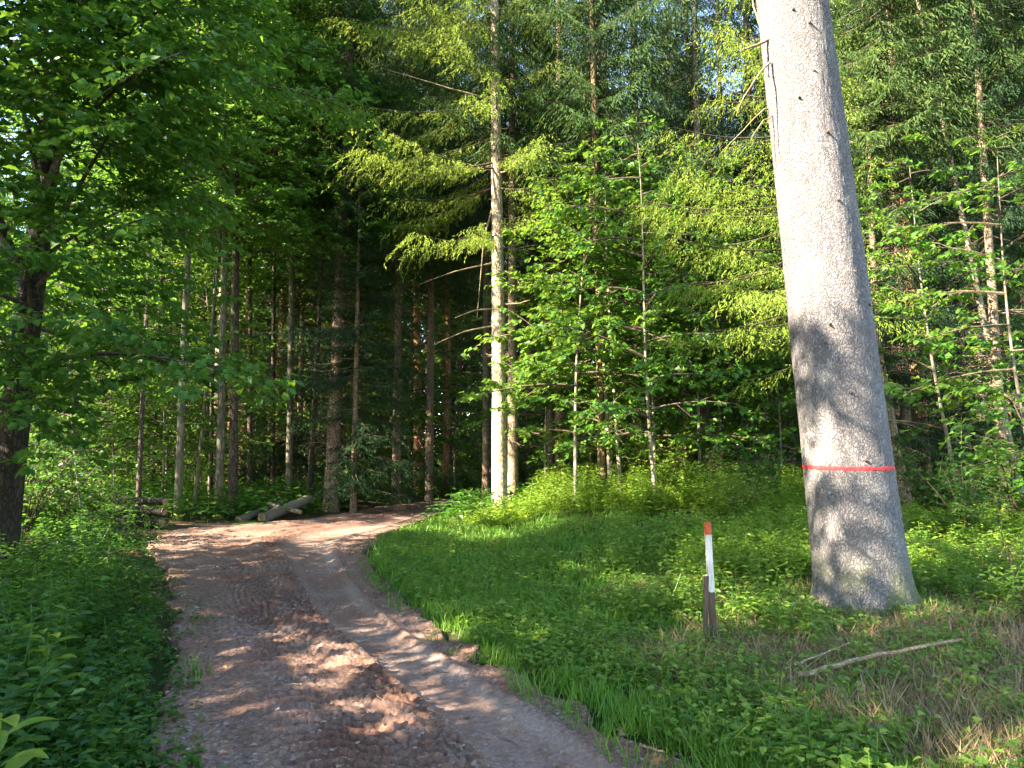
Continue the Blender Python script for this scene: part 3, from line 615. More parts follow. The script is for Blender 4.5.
for (px, d, z0_, sd, lab) in ((640, 21.5, 7.0, 451,'tall dark spruce with low hanging boughs right of the olive trunk'),(560, 23, 7.5, 452,'tall dark spruce filling the top behind the sunlit spruce'),(705, 20, 6.5, 453,'tall dark spruce with hanging boughs left of the marked spruce'),(905,19,6.0,454,'dark spruce with drooping boughs right of the marked spruce'),(1000,17,5.5,455,'dark spruce with drooping boughs at the right edge'),(840,22.5,6.2,456,'dark spruce hidden mostly by the marked trunk'),(955,25,7,457,'further dark spruce between the two drooping ones on the right'),(600,27,7.5,458,'further dark spruce exactly behind the olive trunk'),(730,26,7,459,'further dark spruce left of the marked spruce')):
    x = xat(px,d); tm, (ax, rf) = trunk_mesh('spruce_trunk', 24, .15, M['bark_spruce'], (R.normal()*.2,0), .08, 9, 1.25, 40, sd, .12, (1.2,z0_), .7)
    if sd == 451: HC = [spruce_fine('dark_spruce_crown', M['needle_dark'], 25, 6.8, 3.0, .6, 5, 461+q, None, None, .27, .17, .11, .09, .022, 1.3, 15, .1) for q in range(2)]
    tree('tall_spruce_tree', lab, 'tree', x, d, tm, HC[sd % 2], z0_/6.8, R.random()*6.28); use(x,d,.5)
# thin pale saplings beside the olive trunk
for px, top, d, sd, lab in ((610,597,18.2,421,'thin pale straight sapling stem next to the olive trunk'), (620,612,18.0,422,'thin pale curved sapling stem, right one of the pair by the olive trunk'),
                         (684,690,18.6,423,'slim pale sapling stem rising behind the bright hazel leaves')):
    x = xat(px, d); tm, (ax, rf) = trunk_mesh('sapling_trunk', 8, .055, M['bark_grey'], ((top-px)/F*d*1.4,0), .16, 7, 1.3, 4, sd, .2)
    cm = broad_crown('sapling_crown', M['maple'], 9, 2.6, 2.4, 30, .14, .8, sd, ax, dens=1.1, limb_up=.2)
    tree('young_maple_tree', lab, 'tree', x, d, tm, cm); use(x, d, .4)
# left foreground tree with fork
AX, AYY = -6.7, 10.2
M['bark_black'] = bark('blackish_mossy_bark', (.022,.018,.014), (.04,.032,.024), (.07,.055,.04), (.012,.01,.008), zs=.35, sc=22, lichen=(.05,.065,.025), lam=.6)  # dark bark again, in a deeper tone all over
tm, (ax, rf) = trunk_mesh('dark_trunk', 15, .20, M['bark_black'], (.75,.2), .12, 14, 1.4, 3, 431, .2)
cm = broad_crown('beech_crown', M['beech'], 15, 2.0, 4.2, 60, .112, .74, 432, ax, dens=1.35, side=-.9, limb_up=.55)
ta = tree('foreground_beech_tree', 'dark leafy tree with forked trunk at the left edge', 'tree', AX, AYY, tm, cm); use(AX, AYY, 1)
mb = MB(); p0 = np.array([*ax(3.7),3.7]); t=np.linspace(0,1,7); tube(mb, p0+np.array([-.75,-.1,2.6])*t[:,None]+np.array([-.2,0,0])*np.sin(t*pi)[:,None], .10-.06*t, 8); link('side_limb', mb.mesh('side_limb', [M['bark_dark']], True), ta)
# left group of slender trunks
LG = [(182,18.5,.10,'grey slender trunk beside the dark log pile, bulging at its foot',2),(197,19.6,.05,'very thin pale stem just right of the grey slender trunk',2),(222,19.5,.11,'mossy lit trunk, left one of the close pair left of the fallen logs',2),
      (236,20.2,.13,'darker mossy trunk, right one of the close pair left of the fallen logs',1),(213,23,.07,'thin dark stem behind the close mossy pair',0),(252,23.5,.09,'dark bare stem right of the mossy pair',0),
      (275,25,.08,'slim brown stem behind the fallen logs',1),(291,22.6,.11,'grey stocky trunk standing behind the end of the fallen logs',2),(142,17.5,.06,'thin dark bent stem left of the log pile',0),(155,24,.09,'dark stem far behind the log pile',0),(311,23,.08,'dark stem between the grey stocky trunk and the twiggy spruce',1)]
for q, (px, d, r, lab, mi) in enumerate(LG):
    x = xat(px, d); tm, (ax, rf) = trunk_mesh('slender_trunk', 19+R.random()*2, r, M[['bark_dark','bark_dark','bark_mossy'][mi]], (R.normal()*.4,0), .22, 8, 1.35, 10, 440+q, .25)
    st = tree('slender_broadleaf_tree', lab, 'tree', x, d, tm, BC[q % 3], 1.0, 0); use(x, d, .4)
    for ch_ in st.children:
        if ch_.name.startswith('crown'): ch_.location.z = 3.4
# ------------------------------------------------------------------ background forest
n = 0; tries = 0
G1 = 'spruces standing deep in the forest'
while n < 150 and tries < 8000:
    tries += 1; d = 25+50*R.random()**1.15; x = R.uniform(-.42, .92)*d
    if pdist(np.array([x]), np.array([d]))[0] < 1.5 or not free(x, d, .55): continue
    use(x, d, .55); k = int(R.integers(3)); n += 1
    tree('forest_spruce', 'spruce with a bare lower trunk deep in the forest, one of very many alike', 'tree', x, d, SPT[k], SPC[(k+n)%3], R.uniform(.95,1.35), R.random()*6.28, G1)
n = 0; tries = 0
while n < 36 and tries < 3000:
    tries += 1; d = 24+34*R.random(); x = R.uniform(-.85, -.22)*d
    if (d > 30 and abs(x/d+.55) < .05) or not free(x, d, 1.2) or pdist(np.array([x]), np.array([d]))[0] < 1.2: continue
    use(x, d, 1.2); k = int(R.integers(3)); n += 1
    tree('forest_broadleaf_tree', 'leafy broadleaf tree in the shaded wood behind the log pile, one of several alike', 'tree', x, d, BT[k], BC[(k+n)%3], R.uniform(.9,1.3), R.random()*6.28, 'broadleaf trees of the shaded left wood')
n = 0; tries = 0
while n < 110 and tries < 6000:
    tries += 1; d = 21+42*R.random(); x = R.uniform(-.7, .85)*d
    if pdist(np.array([x]), np.array([d]))[0] < 1.3 or abs(x/d+.55) < .035 or (-9 < x < -3 and d < 24.5): continue
    n += 1; o = link('forest_shrub', BU[int(R.integers(2))], None, (x, d, hz1(x,d)-.03), R.random()*6.28, R.uniform(.8,1.9)); tag(o, 'green shrub on the forest floor between the far trunks, one of very many alike', 'shrub', 'shrubs on the forest floor')
mb = MB()
for (y0,y1,x0,x1,zt,nn) in ((66,100,-95,100,38,130000),(58,72,-70,75,9,75000),(76,92,-90,95,14,60000),(92,110,-110,115,20,60000),(40,75,-95,-48,20,30000)):
    x = R.uniform(x0,x1,nn); y = R.uniform(y0,y1,nn); z = zt*R.random(nn)**.9; kk = (fbm(x*.22,z*.25+y*.05,301,3) > -.32) & ~((np.abs(x/y+.555) < .022) & (z < 5)); x=x[kk];y=y[kk];z=z[kk]; m_=len(x)
    P = np.stack([x,y,z+h0(x,y)],-1); a = R.random(m_)*6.28
    leaves(mb, P, np.stack([np.cos(a),np.sin(a),R.normal(size=m_)*.4-.3],-1), np.array([0,0,1.])+R.normal(size=(m_,3))*.5, R.uniform(.3,.8,m_)*(1.6 if y0 > 90 else 1), R.uniform(.15,.4,m_)*(1.8 if y0 > 90 else 1), simple=True)
for q in range(160):
    x=R.uniform(-90,95);y=R.uniform(64,98);z0_=float(h0(x,y)); tube(mb,[(x,y,z0_-.3),(x+R.normal()*.2,y,z0_+12),(x+R.normal()*.4,y,z0_+34)],[.2,.15,.04],6,1,False)
tag(link('far_forest', mb.mesh('far_forest', [M['needle_dark'], M['bark_spruce']])), 'dark mass of distant forest closing the view behind the trunks', 'forest', kind='stuff')
# understory saplings
n = 0; tries = 0
while n < 105 and tries < 6000:
    tries += 1; d = 17+32*R.random()**1.2; x = R.uniform(-.62, .9)*d
    if pdist(np.array([x]), np.array([d]))[0] < 1.2 or not free(x, d, .4): continue
    if -3 < x < 3 and d < 19: continue
    if x > .3*d and R.random() < .6: continue
    if -8.5 < x < -3 and d < 22: continue
    use(x, d, .5); k = int(R.integers(3)); n += 1
    tree('understory_sapling', 'leafy young tree growing under the taller forest trunks, one of many alike', 'tree', x, d, UT[k], UC[k], R.uniform(.7,1.35), R.random()*6.28, 'young trees of the understorey')
# maples between the central spruce and the big one: layered sunlit leaves
for q, (px, d, s, lab) in enumerate([(610,21.5,1.5,'leafy sapling filling the shade behind the olive trunk'),(668,23,1.6,'leafy sapling far behind the slim pale stem'),(760,19.5,1.4,'leafy sapling hard by the left side of the marked spruce'),(575,17.2,1.25,'maple sapling with layered sunlit leaves right of the sunlit spruce'), (655,16.6,1.3,'tall maple sapling with broad layered leaves midway to the marked spruce'),
                                (715,19.5,1.35,'dim green sapling left of the marked spruce'), (408,28.5,1.4,'sapling in the gap where the road turns'),(455,31,1.3,'sapling beyond the road, left of the sunlit spruce'),(345,27,1.3,'sapling behind the twiggy spruce'),(545,22,1.1,'small sapling in the shade behind the sunlit spruce'),
                                (960,15.0,1.2,'dark leafed sapling right of the marked spruce'), (1040,13.2,1.15,'dark leafed sapling at the right edge of the view')]):
    k = q % 3; tree('maple_sapling', lab, 'tree', xat(px,d), d, UT[k], UC[k], s, R.random()*6.28); use(xat(px,d), d, .5)
# young spruces
for q, (px, d, s, lab) in enumerate([(355,21.5,1.1,'young dark spruce beside the twiggy one at the road bend'),  (880,17.5,1.2,'young spruce behind the right side of the marked trunk'),
                                (300,26,1.3,'dark young spruce behind the fallen logs'), (965,19,1.15,'young spruce among the trunks on the right')]):
    tree('young_spruce', lab, 'tree', xat(px,d), d, YST[q%2], YSC[q%2], s, R.random()*6.28); use(xat(px,d), d, .5)
# light green spruce just behind the marked trunk (drooping boughs)
fx_, fy_ = xat(822, 10.4), 10.4
tm, (ax, rf) = trunk_mesh('light_spruce_trunk', 12, .07, M['bark_spruce'], (0,0), .03, 8, 1.2, 8, 501)
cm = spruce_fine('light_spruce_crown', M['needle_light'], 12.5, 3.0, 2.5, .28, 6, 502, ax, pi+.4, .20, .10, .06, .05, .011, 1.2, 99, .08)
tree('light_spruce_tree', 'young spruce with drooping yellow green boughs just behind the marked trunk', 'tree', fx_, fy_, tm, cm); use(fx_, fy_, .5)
# shrubs
sh = [(665,17.6,1.35,2,'bright yellow green hazel shrub beneath the slim sapling'),(640,18.8,1.0,1,'pale leafed shrub left of the bright hazel'),(700,16.8,.9,1,'leafy shrub right of the bright hazel'),(760,15.5,.95,0,'green shrub low beside the marked trunk, left of it'),
      (735,14.2,.7,2,'small light shrub in front of the green one left of the marked trunk'),(960,12.8,.9,0,'dark shrub right of the marked trunk'),(1010,14.2,1.2,1,'leafy shrub at the right edge'),(930,14.8,1.0,0,'shrub in shade close behind the marked trunk'),
      (110,30,1.6,2,'sunlit yellow green bush seen through the gap on the left'),(125,28,1.1,2,'smaller sunlit bush by the gap on the left'),(60,14.5,1.1,0,'dark bush at the foot of the forked tree'),(30,13.5,1.3,0,'dark bush at the left edge beyond the verge'),(115,16.5,.7,0,'low dark bush left of the log pile'),
      (350,24,1.0,0,'dark shrub at the far road edge by the young spruces'),(440,27,.9,0,'dark shrub beyond the end of the visible road')]
for px, d, s, k, lab in sh:
    x = xat(px,d); o = link('shrub', BU[k], None, (x, d, hz1(x,d)-.02), R.random()*6.28, s); tag(o, lab, 'shrub')
# ------------------------------------------------------------------ unseen trees placed to shade the foreground (left of and behind the viewer)
nv = np.array([SH[1], -SH[0]]);  nv = nv if nv[1] > 0 else -nv
def uv(u, v): p = u*nv+v*SH; return float(p[0]), float(p[1])
shade = [(9.2,6.5,1.0),(11.0,12,1.1),(10.5,21,1.3),(2.2,4.5,.85),(1.0,10,1.1),(-2.5,7,1.0),(2.8,16,1.2),(-.5,22,1.3),(-4,14,1.1),(-5.5,3.0,.9),(3.0,26,1.4),(-6,20,1.2),(26,17,1.1),(21,9,1.1),(22.5,14,1.2)]
for q, (u_, v_, s) in enumerate(shade):
    x, y = uv(u_, v_); k = q % 3
    if pdist(np.array([x]), np.array([y]))[0] < .8: continue
    use(x, y, .8); tree('shade_broadleaf_tree', 'unseen tall leafy tree placed to cast shade, one of several alike', 'tree', x, y, BT[k], BC[k], s, R.random()*6.28, 'unseen broadleaf shade trees behind the viewer')
for q, (u_, v_, s) in enumerate([(3.9,4.6,.9),(5.5,5.2,1.5),(6.9,9.5,2.2),(6.6,14.5,2.3),(4.4,6.4,1.15),(7.3,6.6,1.0),(5.5,9.0,1.35),(7.6,3.6,.8),(13.2,7.2,.9),(14.8,8.5,.85)]):  # unseen saplings added to break the sun into dapples on track and trunk
    x, y = uv(u_, v_); k = q % 3
    if pdist(np.array([x]), np.array([y]))[0] < .5: continue
    use(x, y, .5); tree('dapple_sapling', 'unseen leafy sapling placed to dapple the sunlight, one of several alike', 'tree', x, y, UT[k], UC[k], s, R.random()*6.28, 'unseen saplings that dapple the sunlight')
# right side behind viewer, keeps the light soft there
for q, (x, y, s) in enumerate([(9,4,1),(12,9,1.1),(8,-3,1.1),(14,14,1),(3,-8,1.2),(15,2,1.2)]):
    k = q % 3; tree('side_spruce', 'spruce on the right outside the picture, one of several alike', 'tree', x, y, SPT[k], SPC[k], s, q*1.3, 'spruces to the right of the viewer')
# ------------------------------------------------------------------ ground vegetation (stuff)
def herb_tmpl(rng, h, nlev, L, wl=.6, per=3, spread=.5, simple=False):
    mb = MB(); P=[];D=[];N=[];LL=[]
    for q in range(nlev):
        z = h*(.25+.75*(q+.5)/nlev)
        for p in range(per):
            a = q*1.2+p*2*pi/per+rng.normal()*.3; l = L*(1.15-.5*q/nlev)*rng.uniform(.75,1.25); r = spread*h*.3*rng.random()*(1-q/nlev*.5)
            P.append((cos(a)*r, sin(a)*r, z+rng.normal()*.02)); D.append((cos(a), sin(a), rng.uniform(-.35,.35))); N.append((rng.normal()*.25,rng.normal()*.25,1)); LL.append(l)
    leaves(mb, np.array(P), np.array(D), np.array(N), np.array(LL), np.array(LL)*wl, simple=simple)
    w_ = .004; V = np.array([(-w_,0,0),(w_,0,0),(w_*.5,0,h),(-w_*.5,0,h)]); mb.add(V, np.array([(0,1,2,3)]))
    return mb_arrays(mb)
def grass_tmpl(rng, nb, h, wd, sp):
    V=[];Fc=[]
    for b in range(nb):
        a = rng.random()*6.28; r = sp*rng.random()**.5; a2 = rng.random()*6.28; x0,y0 = r*cos(a), r*sin(a); hh = h*rng.uniform(.5,1.2); ln = rng.uniform(.1,.7)*hh; dx,dy = cos(a2),sin(a2); px_,py_ = -dy*wd, dx*wd
        k = len(V); V += [(x0-px_,y0-py_,0),(x0+px_,y0+py_,0),(x0+dx*ln*.35+px_*.7,y0+dy*ln*.35+py_*.7,hh*.6),(x0+dx*ln*.35-px_*.7,y0+dy*ln*.35-py_*.7,hh*.6),(x0+dx*ln+px_*.1,y0+dy*ln+py_*.1,hh),(x0+dx*ln-px_*.1,y0+dy*ln-py_*.1,hh)]
        Fc += [(k,k+1,k+2,k+3),(k+3,k+2,k+4,k+5)]
    return np.array(V), np.array(Fc)
def field_pts(n, d0, d1, sx0, sx1, cond, pw=1.0):
    """points in world, denser nearer (area in view)"""
    d = d0*(d1/d0)**(R.random(n)**pw); x = R.uniform(sx0, sx1, n)*(d+.8); k = cond(x, d, pdist(x, d)); x = x[k]; d = d[k]
    return np.stack([x, d, hz(x, d)-.012], -1)
def sc_all(mb, tmpls, P, smin, smax, tilt=.25):
    m = len(tmpls); idx = R.integers(0, m, len(P))
    for k in range(m):
        Q = P[idx == k]; nq = len(Q)
        if nq: scatter(mb, tmpls[k], Q, R.random(nq)*6.28, R.uniform(smin, smax, nq), np.abs(R.normal(size=nq))*tilt, R.random(nq)*6.28)
ht = lambda h,l,L,wl,per,sp=.5,simple=False: [herb_tmpl(R,h,l,L,wl,per,sp,simple) for _ in range(5)]
# left verge
lft = lambda x,y,p: (p > .02) & (x < -.8)
mb = MB()
P = field_pts(5200, 1.6, 17, -.95, -.12, lft); tall = sstep(.05, .9, pdist(P[:,0], P[:,1]))
far_ = P[tall > .55]; nearp = P[tall <= .55]
sc_all(mb, ht(.55,6,.085,.62,4), far_[::2], .7, 1.25); sc_all(mb, ht(.40,5,.10,.8,3,.9), far_[1::2], .7, 1.2)
sc_all(mb, ht(.22,3,.06,.75,4,1.2), nearp, .6, 1.2)
P = field_pts(6500, 1.8, 16, -.9, -.1, lambda x,y,p: (p > -.45*R.random(len(x))**2.5) & (p < .8) & (x < -.5)); sc_all(mb, ht(.10,2,.045,.8,4,1.6), P, .6, 1.2)
tag(link('undergrowth', mb.mesh('left_herbs', [M['herb']])), 'dense dark green herbs covering the left verge', 'undergrowth', kind='stuff')
# right: grass along the track
rgt = lambda x,y,p: (p > -.03) & (x > -3.4)
def gdens(x,y,p,lo,hi): return R.random(len(x)) < 1-sstep(lo,hi,p)
mb = MB()
gt = [grass_tmpl(R, 16, .13, .0035, .09) for _ in range(6)]; gt2 = [grass_tmpl(R, 14, .16, .007, .16) for _ in range(6)]
P = field_pts(6500, 3.0, 9, -.3, .75, lambda x,y,p: (p > -.02) & (x > -3) & ((gdens(x,y,p,1.2,3.2)) | (R.random(len(x)) < .12)) & (fbm(x*1.5,y*1.5,201,3) > -.38)); sc_all(mb, gt, P, .6, 1.25, .35)
P = field_pts(5000, 3.0, 12, -.35, .4, lambda x,y,p: (p > -.40*R.random(len(x))**2) & (p < .3) & (x > -3)); sc_all(mb, gt, P, .35, 1.3, .5)
P = field_pts(6500, 7.5, 26, -.28, .5, lambda x,y,p: (p > 0) & (x > -3.2) & (R.random(len(x)) < 1-.7*sstep(3,6,p))); sc_all(mb, gt2, P, .6, 1.2, .35)
tag(link('grass', mb.mesh('grass', [M['grass']])), 'bright green grass strip edging the right side of the track', 'grass', kind='stuff')
# right: low herbs everywhere
mb = MB()
P = field_pts(9500, 3.2, 15, -.25, .8, lambda x,y,p: (p > .05) & (x > -2.8) & (fbm(x*2.1,y*2.1,211,4) > -.22+.40*sstep(9,6,y)*sstep(.8,2.2,x))); sc_all(mb, ht(.14,2,.075,.75,4,1.6), P[::2], .6, 1.3); sc_all(mb, ht(.20,4,.045,.6,3,.8), P[1::2], .6, 1.3)
P = field_pts(7000, 3.2, 22, -.3, .55, lambda x,y,p: (p > .0) & (p < 3.5) & (x > -2.9) & (fbm(x*2,y*2,213,3) > -.12)); sc_all(mb, ht(.15,3,.04,.75,4,1.2), P, .6, 1.5, .4)
P = field_pts(1500, 6.6, 14, .12, .75, lambda x,y,p: (p > 1.6) & (fbm(x*1.1,y*1.1,215,3) > .02) & ~((np.abs(x-b0[0]) < 1.0) & (y > 5.9) & (y < 8.4))); sc_all(mb, ht(.40,6,.075,.6,4,.7), P, .6, 1.3, .4)
tag(link('ground_cover', mb.mesh('right_herbs', [M['herb_mix']])), 'low green leafy ground cover around the marked spruce', 'ground cover', kind='stuff')
mb = MB(); a = R.random(110)*6.28; rr_ = .56+R.random(110)**1.2*.5; x = b0[0]+np.cos(a)*rr_; y = BY+np.sin(a)*rr_; sc_all(mb, ht(.11,3,.05,.65,3,.9), np.stack([x,y,hz(x,y)],-1), .5, 1.5, .4); a = R.random(120)*6.28; rr_ = .5+R.random(120)*.3; x = b0[0]+np.cos(a)*rr_; y = BY+np.sin(a)*rr_; sc_all(mb, gt, np.stack([x,y,hz(x,y)],-1), .5, 1.6, .6)
tag(link('foot_undergrowth', mb.mesh('foot_herbs', [M['herb']])), 'small herbs and grass crowding round the foot of the marked spruce', 'undergrowth', kind='stuff')
# bright sunlit herbs on the bank at the bend and behind the trunk
mb = MB()
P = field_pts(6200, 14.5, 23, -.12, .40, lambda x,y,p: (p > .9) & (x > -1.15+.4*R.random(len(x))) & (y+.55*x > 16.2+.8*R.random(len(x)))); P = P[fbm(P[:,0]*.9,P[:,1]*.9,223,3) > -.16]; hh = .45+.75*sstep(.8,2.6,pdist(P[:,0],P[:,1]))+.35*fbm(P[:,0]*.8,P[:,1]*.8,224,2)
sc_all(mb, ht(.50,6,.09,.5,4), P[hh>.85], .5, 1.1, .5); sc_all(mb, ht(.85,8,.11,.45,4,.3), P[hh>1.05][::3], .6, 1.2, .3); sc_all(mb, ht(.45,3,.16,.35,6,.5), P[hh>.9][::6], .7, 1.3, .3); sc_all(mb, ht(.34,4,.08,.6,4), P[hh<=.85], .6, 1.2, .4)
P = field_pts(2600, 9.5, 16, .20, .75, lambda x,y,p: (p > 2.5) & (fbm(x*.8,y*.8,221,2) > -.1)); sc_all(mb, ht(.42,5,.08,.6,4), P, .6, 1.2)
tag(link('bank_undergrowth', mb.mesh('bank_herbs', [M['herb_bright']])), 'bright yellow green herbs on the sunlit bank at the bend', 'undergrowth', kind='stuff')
# forest floor herbs further back
mb = MB()
P = field_pts(6500, 18, 60, -.8, .85, lambda x,y,p: (p > .2) & (fbm(x*.3,y*.3,231,2) > -.25)); sc_all(mb, ht(.55,4,.16,.6,4,.9,True), P, .7, 1.5)
tag(link('forest_undergrowth', mb.mesh('far_herbs', [M['herb']])), 'dim green undergrowth on the forest floor beneath the trunks', 'undergrowth', kind='stuff')
# dead grass, twigs and litter on the right
mb = MB()
dt = [grass_tmpl(R, 14, .10, .0022, .12) for _ in range(5)]
P = field_pts(6000, 3.2, 12, .12, .8, lambda x,y,p: (p > .8) & (fbm(x*.9,y*.9,241,3)+.12*x-.12*(y-6) > .0)); sc_all(mb, dt, P, .7, 2.2, 1.1)
P = field_pts(5200, 2.6, 11, -.6, .85, lambda x,y,p: (p > -.25) & ((p < .25) | (x > 1.0))); k = len(P); a = R.random(k)*6.28
leaves(mb, P+np.array([0,0,.02]), np.stack([np.cos(a),np.sin(a),R.normal(size=k)*.25],-1), np.array([0,0,1.])+R.normal(size=(k,3))*.4, R.uniform(.03,.07,k), R.uniform(.015,.04,k), simple=True)
gi = (R.random(1500)**1.6*(len(srows)-1)).astype(int); gi = gi[srows[gi] > s0]; gj = R.integers(8, 242, len(gi)); kp = R.random(len(gi)) < np.where(np.abs(tcols[gj]-.5) > .33, 1, .35); gi = gi[kp]; gj = gj[kp]; k = len(gi); a = R.random(k)*6.28
leaves(mb, np.stack([X[gi,gj],Y[gi,gj],Z[gi,gj]+.008],-1), np.stack([np.cos(a),np.sin(a),R.normal(size=k)*.12],-1), np.array([0,0,1.])+R.normal(size=(k,3))*.2, R.uniform(.025,.06,k), R.uniform(.015,.035,k), simple=True)
for q in range(150):
    i1 = int(R.random()**1.5*(len(srows)-1)); j1 = int(R.integers(8,242)); 
    if srows[i1] < s0: continue
    p0 = np.array([X[i1,j1],Y[i1,j1],Z[i1,j1]+.012]); a = R.random()*6.28; l = R.uniform(.05,.22); tube(mb, [p0, p0+np.array([cos(a),sin(a),.03])*l*.5, p0+np.array([cos(a+.2),sin(a+.2),0])*l], [.0035,.003,.0015], 4, 0, False)
for q in range(900):
    d = 3.2*(11/3.2)**R.random(); x = R.uniform(.12,.75)*d
    if pdist(np.array([x]),np.array([d]))[0] < .2: continue
    l = R.uniform(.06,.3); a = R.random()*6.28; z = hz1(x,d)+R.uniform(.0,.06); p0 = np.array([x,d,z]); dd = np.array([cos(a),sin(a),R.normal()*.15])
    tube(mb, [p0, p0+dd*l*.5+R.normal(size=3)*.01, p0+dd*l], [.004,.0035,.002], 4, 0, False)
tag(link('litter', mb.mesh('litter', [M['dry']])), 'brown dead stalks, twigs and fallen leaves on the right', 'litter', kind='stuff')
# ------------------------------------------------------------------ post, stake, stick, logs, young shoots
def box_mb(mb, c, s, mat=0, top=None, bev=.15):
    x,y,z = s[0]/2,s[1]/2,s[2]; b = min(x,y)*bev; ring = [(-x+b,-y),(x-b,-y),(x,-y+b),(x,y-b),(x-b,y),(-x+b,y),(-x,y-b),(-x,-y+b)]
    lv = [(0,1),(z-b,1),(z,.82)]; V=[]
    for zz,k in lv: V += [(c[0]+a*k,c[1]+q*k,c[2]+zz) for a,q in ring]
    Fc = [(l*8+i,l*8+(i+1)%8,l*8+8+(i+1)%8,l*8+8+i) for l in range(2) for i in range(8)]
    mb.add(V, Fc, mat); V = V[16:]; V.append((c[0],c[1],c[2]+z)); mb.add(V, [(i,(i+1)%8,8) for i in range(8)], mat)
px_, pd_ = xat(709,6.6), 6.6; gz = hz1(px_,pd_); ptop = at(706,522,pd_)[2]
pe = bpy.data.objects.new('marker_post', None); COL.objects.link(pe); pe.location = (px_,pd_,gz); pe.rotation_euler = (0, radians(-2.2), .35)
tag(pe, 'slim white marker post with an orange red top', 'post')
Hh = ptop-gz; mb = MB(); box_mb(mb, (0,0,-.1), (.046,.046,Hh*.46+.1), 0); link('post_foot', mb.mesh('post_foot', [M['postwood']]), pe)
mb = MB(); box_mb(mb, (.001,0,Hh*.44), (.044,.044,Hh*.466)); link('white_section', mb.mesh('white_section', [M['white']]), pe)
mb = MB(); box_mb(mb, (.001,0,Hh*.905), (.047,.047,Hh*.095)); link('orange_cap', mb.mesh('orange_cap', [M['orange']]), pe)
sx = xat(700,6.5); mb = MB(); box_mb(mb, (0,0,-.1), (.034,.03,.1+(at(700,576,6.5)[2]-hz1(sx,6.5)))); o = link('wooden_stake', mb.mesh('wooden_stake', [M['postwood']]), None, (sx,6.5,hz1(sx,6.5))); o.rotation_euler=(.02,.03,.5)
tag(o, 'short dark weathered stake close against the marker post', 'stake')
def g_at(px, py, z=0.1):
    r = ray(px, py); k = (z-CAMZ)/r[2]; return np.array([r[0]*k, r[1]*k, z])
def stick(name, pts, r, mat, label, cat='stick', n=7):
    pts = np.array(pts); c = pts.mean(0); t=np.linspace(0,1,len(pts)); t2=np.linspace(0,1,12); q=np.stack([np.interp(t2,t,pts[:,e]) for e in range(3)],-1)-c+R.normal(size=(12,3))*r*.18
    mb = MB(); tube(mb, q, np.interp(t2,[0,1],r if np.iterable(r) else [r,r*.5]), n, wob=.06); o = link(name, mb.mesh(name, [mat], True), None, c); tag(o, label, cat); return o
stick('fallen_stick', [g_at(798,676,.16)+[0,0,.0], g_at(870,656,.22), g_at(960,640,.34)], .020, M['deadwood'], 'long pale bare stick lying in front of the marked spruce')
stick('fallen_stick', [g_at(794,665,.15), g_at(850,643,.22)], .010, M['deadwood'], 'short thin stick behind the long pale one')
stick('fallen_stick', [g_at(640,745,.03), g_at(664,752,.03)], .010, M['deadwood'], 'small broken stick on the right edge of the track')
def log(p0, p1, r, label, n=12):
    p0=np.array(p0,float);p1=np.array(p1,float);c=(p0+p1)/2;t=np.linspace(0,1,9)[:,None]; mb=MB(); tube(mb,(p0-c)*(1-t)+(p1-c)*t+R.normal(size=(9,3))*r*.06,np.linspace(r,r*.8,9),n,wob=.05)
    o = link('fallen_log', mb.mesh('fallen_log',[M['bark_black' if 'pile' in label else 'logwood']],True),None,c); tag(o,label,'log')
    for e_,rr2,sg in ((p0,r*.97,-1),(p1,r*.78,1)):
        dr=norm(p1-p0)*sg; mb=MB(); tube(mb,[e_-c+dr*.0,e_-c+dr*.012],[rr2,rr2*.96],n); link('cut_end', mb.mesh('cut_end',[M['endgrain']]), o)
    return o
def lp(px, py, d): return at(px,py,d)
log(lp(238,520,18.9), lp(282,503,20.4), .10, 'thin grey log, left one of the two lying at the far road edge')
log(lp(262,518,19.0), lp(311,499,20.6), .14, 'thick grey log, right one of the two lying at the far road edge')
log(lp(268,505,20.0), lp(300,512,19.3), .07, 'short branch like log lying between the two grey logs')
lx_, ly_ = xat(150,16.9), 16.9
for q,(dx,dz_,rr,lab) in enumerate([(0,.12,.12,'dark log at the bottom front of the small pile'),(.02,.36,.11,'dark log in the middle of the small pile'),(.0,.57,.09,'dark log on top of the small pile')]):
    gz = hz1(lx_,ly_); log((lx_-.75,ly_+.3+dx,gz+dz_),(lx_+.4,ly_-.1+dx+q*.05,gz+dz_-.02),rr,lab)
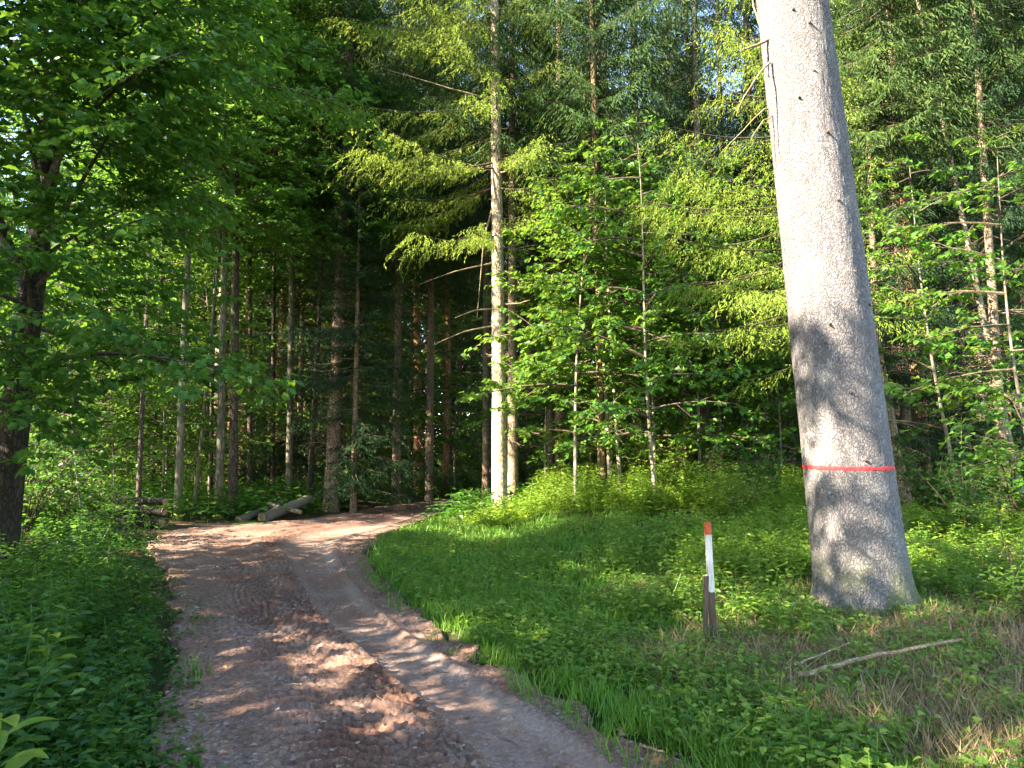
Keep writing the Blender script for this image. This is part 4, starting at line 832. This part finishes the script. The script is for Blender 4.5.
# young shoots on the right
def shoot(px, py, d, h, label, seed):
    rng=np.random.default_rng(seed); x=xat(px,d); mb=MB(); t=np.linspace(0,1,8); ln=rng.uniform(-.35,-.1)
    pts=np.stack([ln*h*t**1.3+.02*np.sin(t*7),0*t,h*t],-1); tube(mb,pts,.009*(1-t*.7),5,1,False); P=[];D=[]
    for b in range(7):
        tb=.3+.1*b; p0=np.array([np.interp(tb,t,pts[:,e]) for e in range(3)]); a=b*2.6; l=h*.35*(1.2-tb); d_=np.array([cos(a),sin(a)*.7,.9]); tube(mb,[p0,p0+d_*l*.6,p0+d_*l],[.004,.003,.0015],4,1,False)
        for w in range(6): P.append(p0+d_*l*(.3+.12*w)); aa=a+rng.normal(); D.append((cos(aa),sin(aa),rng.normal()*.2))
    P=np.array(P);k=len(P);leaves(mb,P,np.array(D),np.array([0,0,1.])+rng.normal(size=(k,3))*.3,rng.uniform(.04,.08,k),rng.uniform(.025,.045,k))
    o=link('tree_seedling',mb.mesh('tree_seedling',[M['herb'],M['twig']]),None,(x,d,hz1(x,d))); tag(o,label,'seedling')
shoot(1006,605,8.3,1.15,'dark thin forked seedling standing right of the marked spruce',601)
shoot(914,548,10.2,.8,'small leafy seedling right behind the marked spruce',602)
# big leaved plant at the lower left corner
rng=np.random.default_rng(9); mb=MB()
P=[];D=[];L=[]
for q in range(11):
    a=q*2.4; z=.12+.028*q; P.append((0.01*cos(a),.01*sin(a),z)); D.append((cos(a),sin(a),.75-.03*q)); L.append(.24-.008*q)
L=np.array(L); 
for (p,d_,l) in zip(P,D,L):
    S_=norm(np.cross(d_,[0,0,1.])); dn=norm(np.array(d_)); k=9; t=np.linspace(0,1,k); c=np.array(p)+dn*l*t[:,None]+np.array([0,0,-.35*l])*(t**2)[:,None]; wd=l*.17*np.sin(np.clip(t*1.05,0,1)*pi)**.8
    V=np.concatenate([c+S_*wd[:,None]+np.array([0,0,1])*wd[:,None]*.3,c,c-S_*wd[:,None]+np.array([0,0,1])*wd[:,None]*.3]); ii=np.arange(k-1)
    mb.add(V,np.concatenate([np.stack([ii,ii+1,ii+k+1,ii+k],-1),np.stack([ii+k,ii+k+1,ii+2*k+1,ii+2*k],-1)]))
tube(mb,[(0,0,-.05),(0,0,.42)],[.007,.004],5,0,False)
bl=mb.mesh('broad_leaf_plant',[M['herb_bright']],True)
for (px,py,d,lab) in ((18,768,2.75,'plant with long broad bright leaves in the lower left corner'),(60,600,4.6,'long leaved plant standing in the dark left verge')):
    x=xat(px,d); o=link('broad_leaved_plant',bl,None,(x,d,hz1(x,d)+.25 if d<3 else hz1(x,d)+.1),.4,1.1); tag(o,lab,'plant')
print('objects', len(bpy.data.objects), 'tris', sum(len(m.loops)-2*len(m.polygons) for m in bpy.data.meshes))
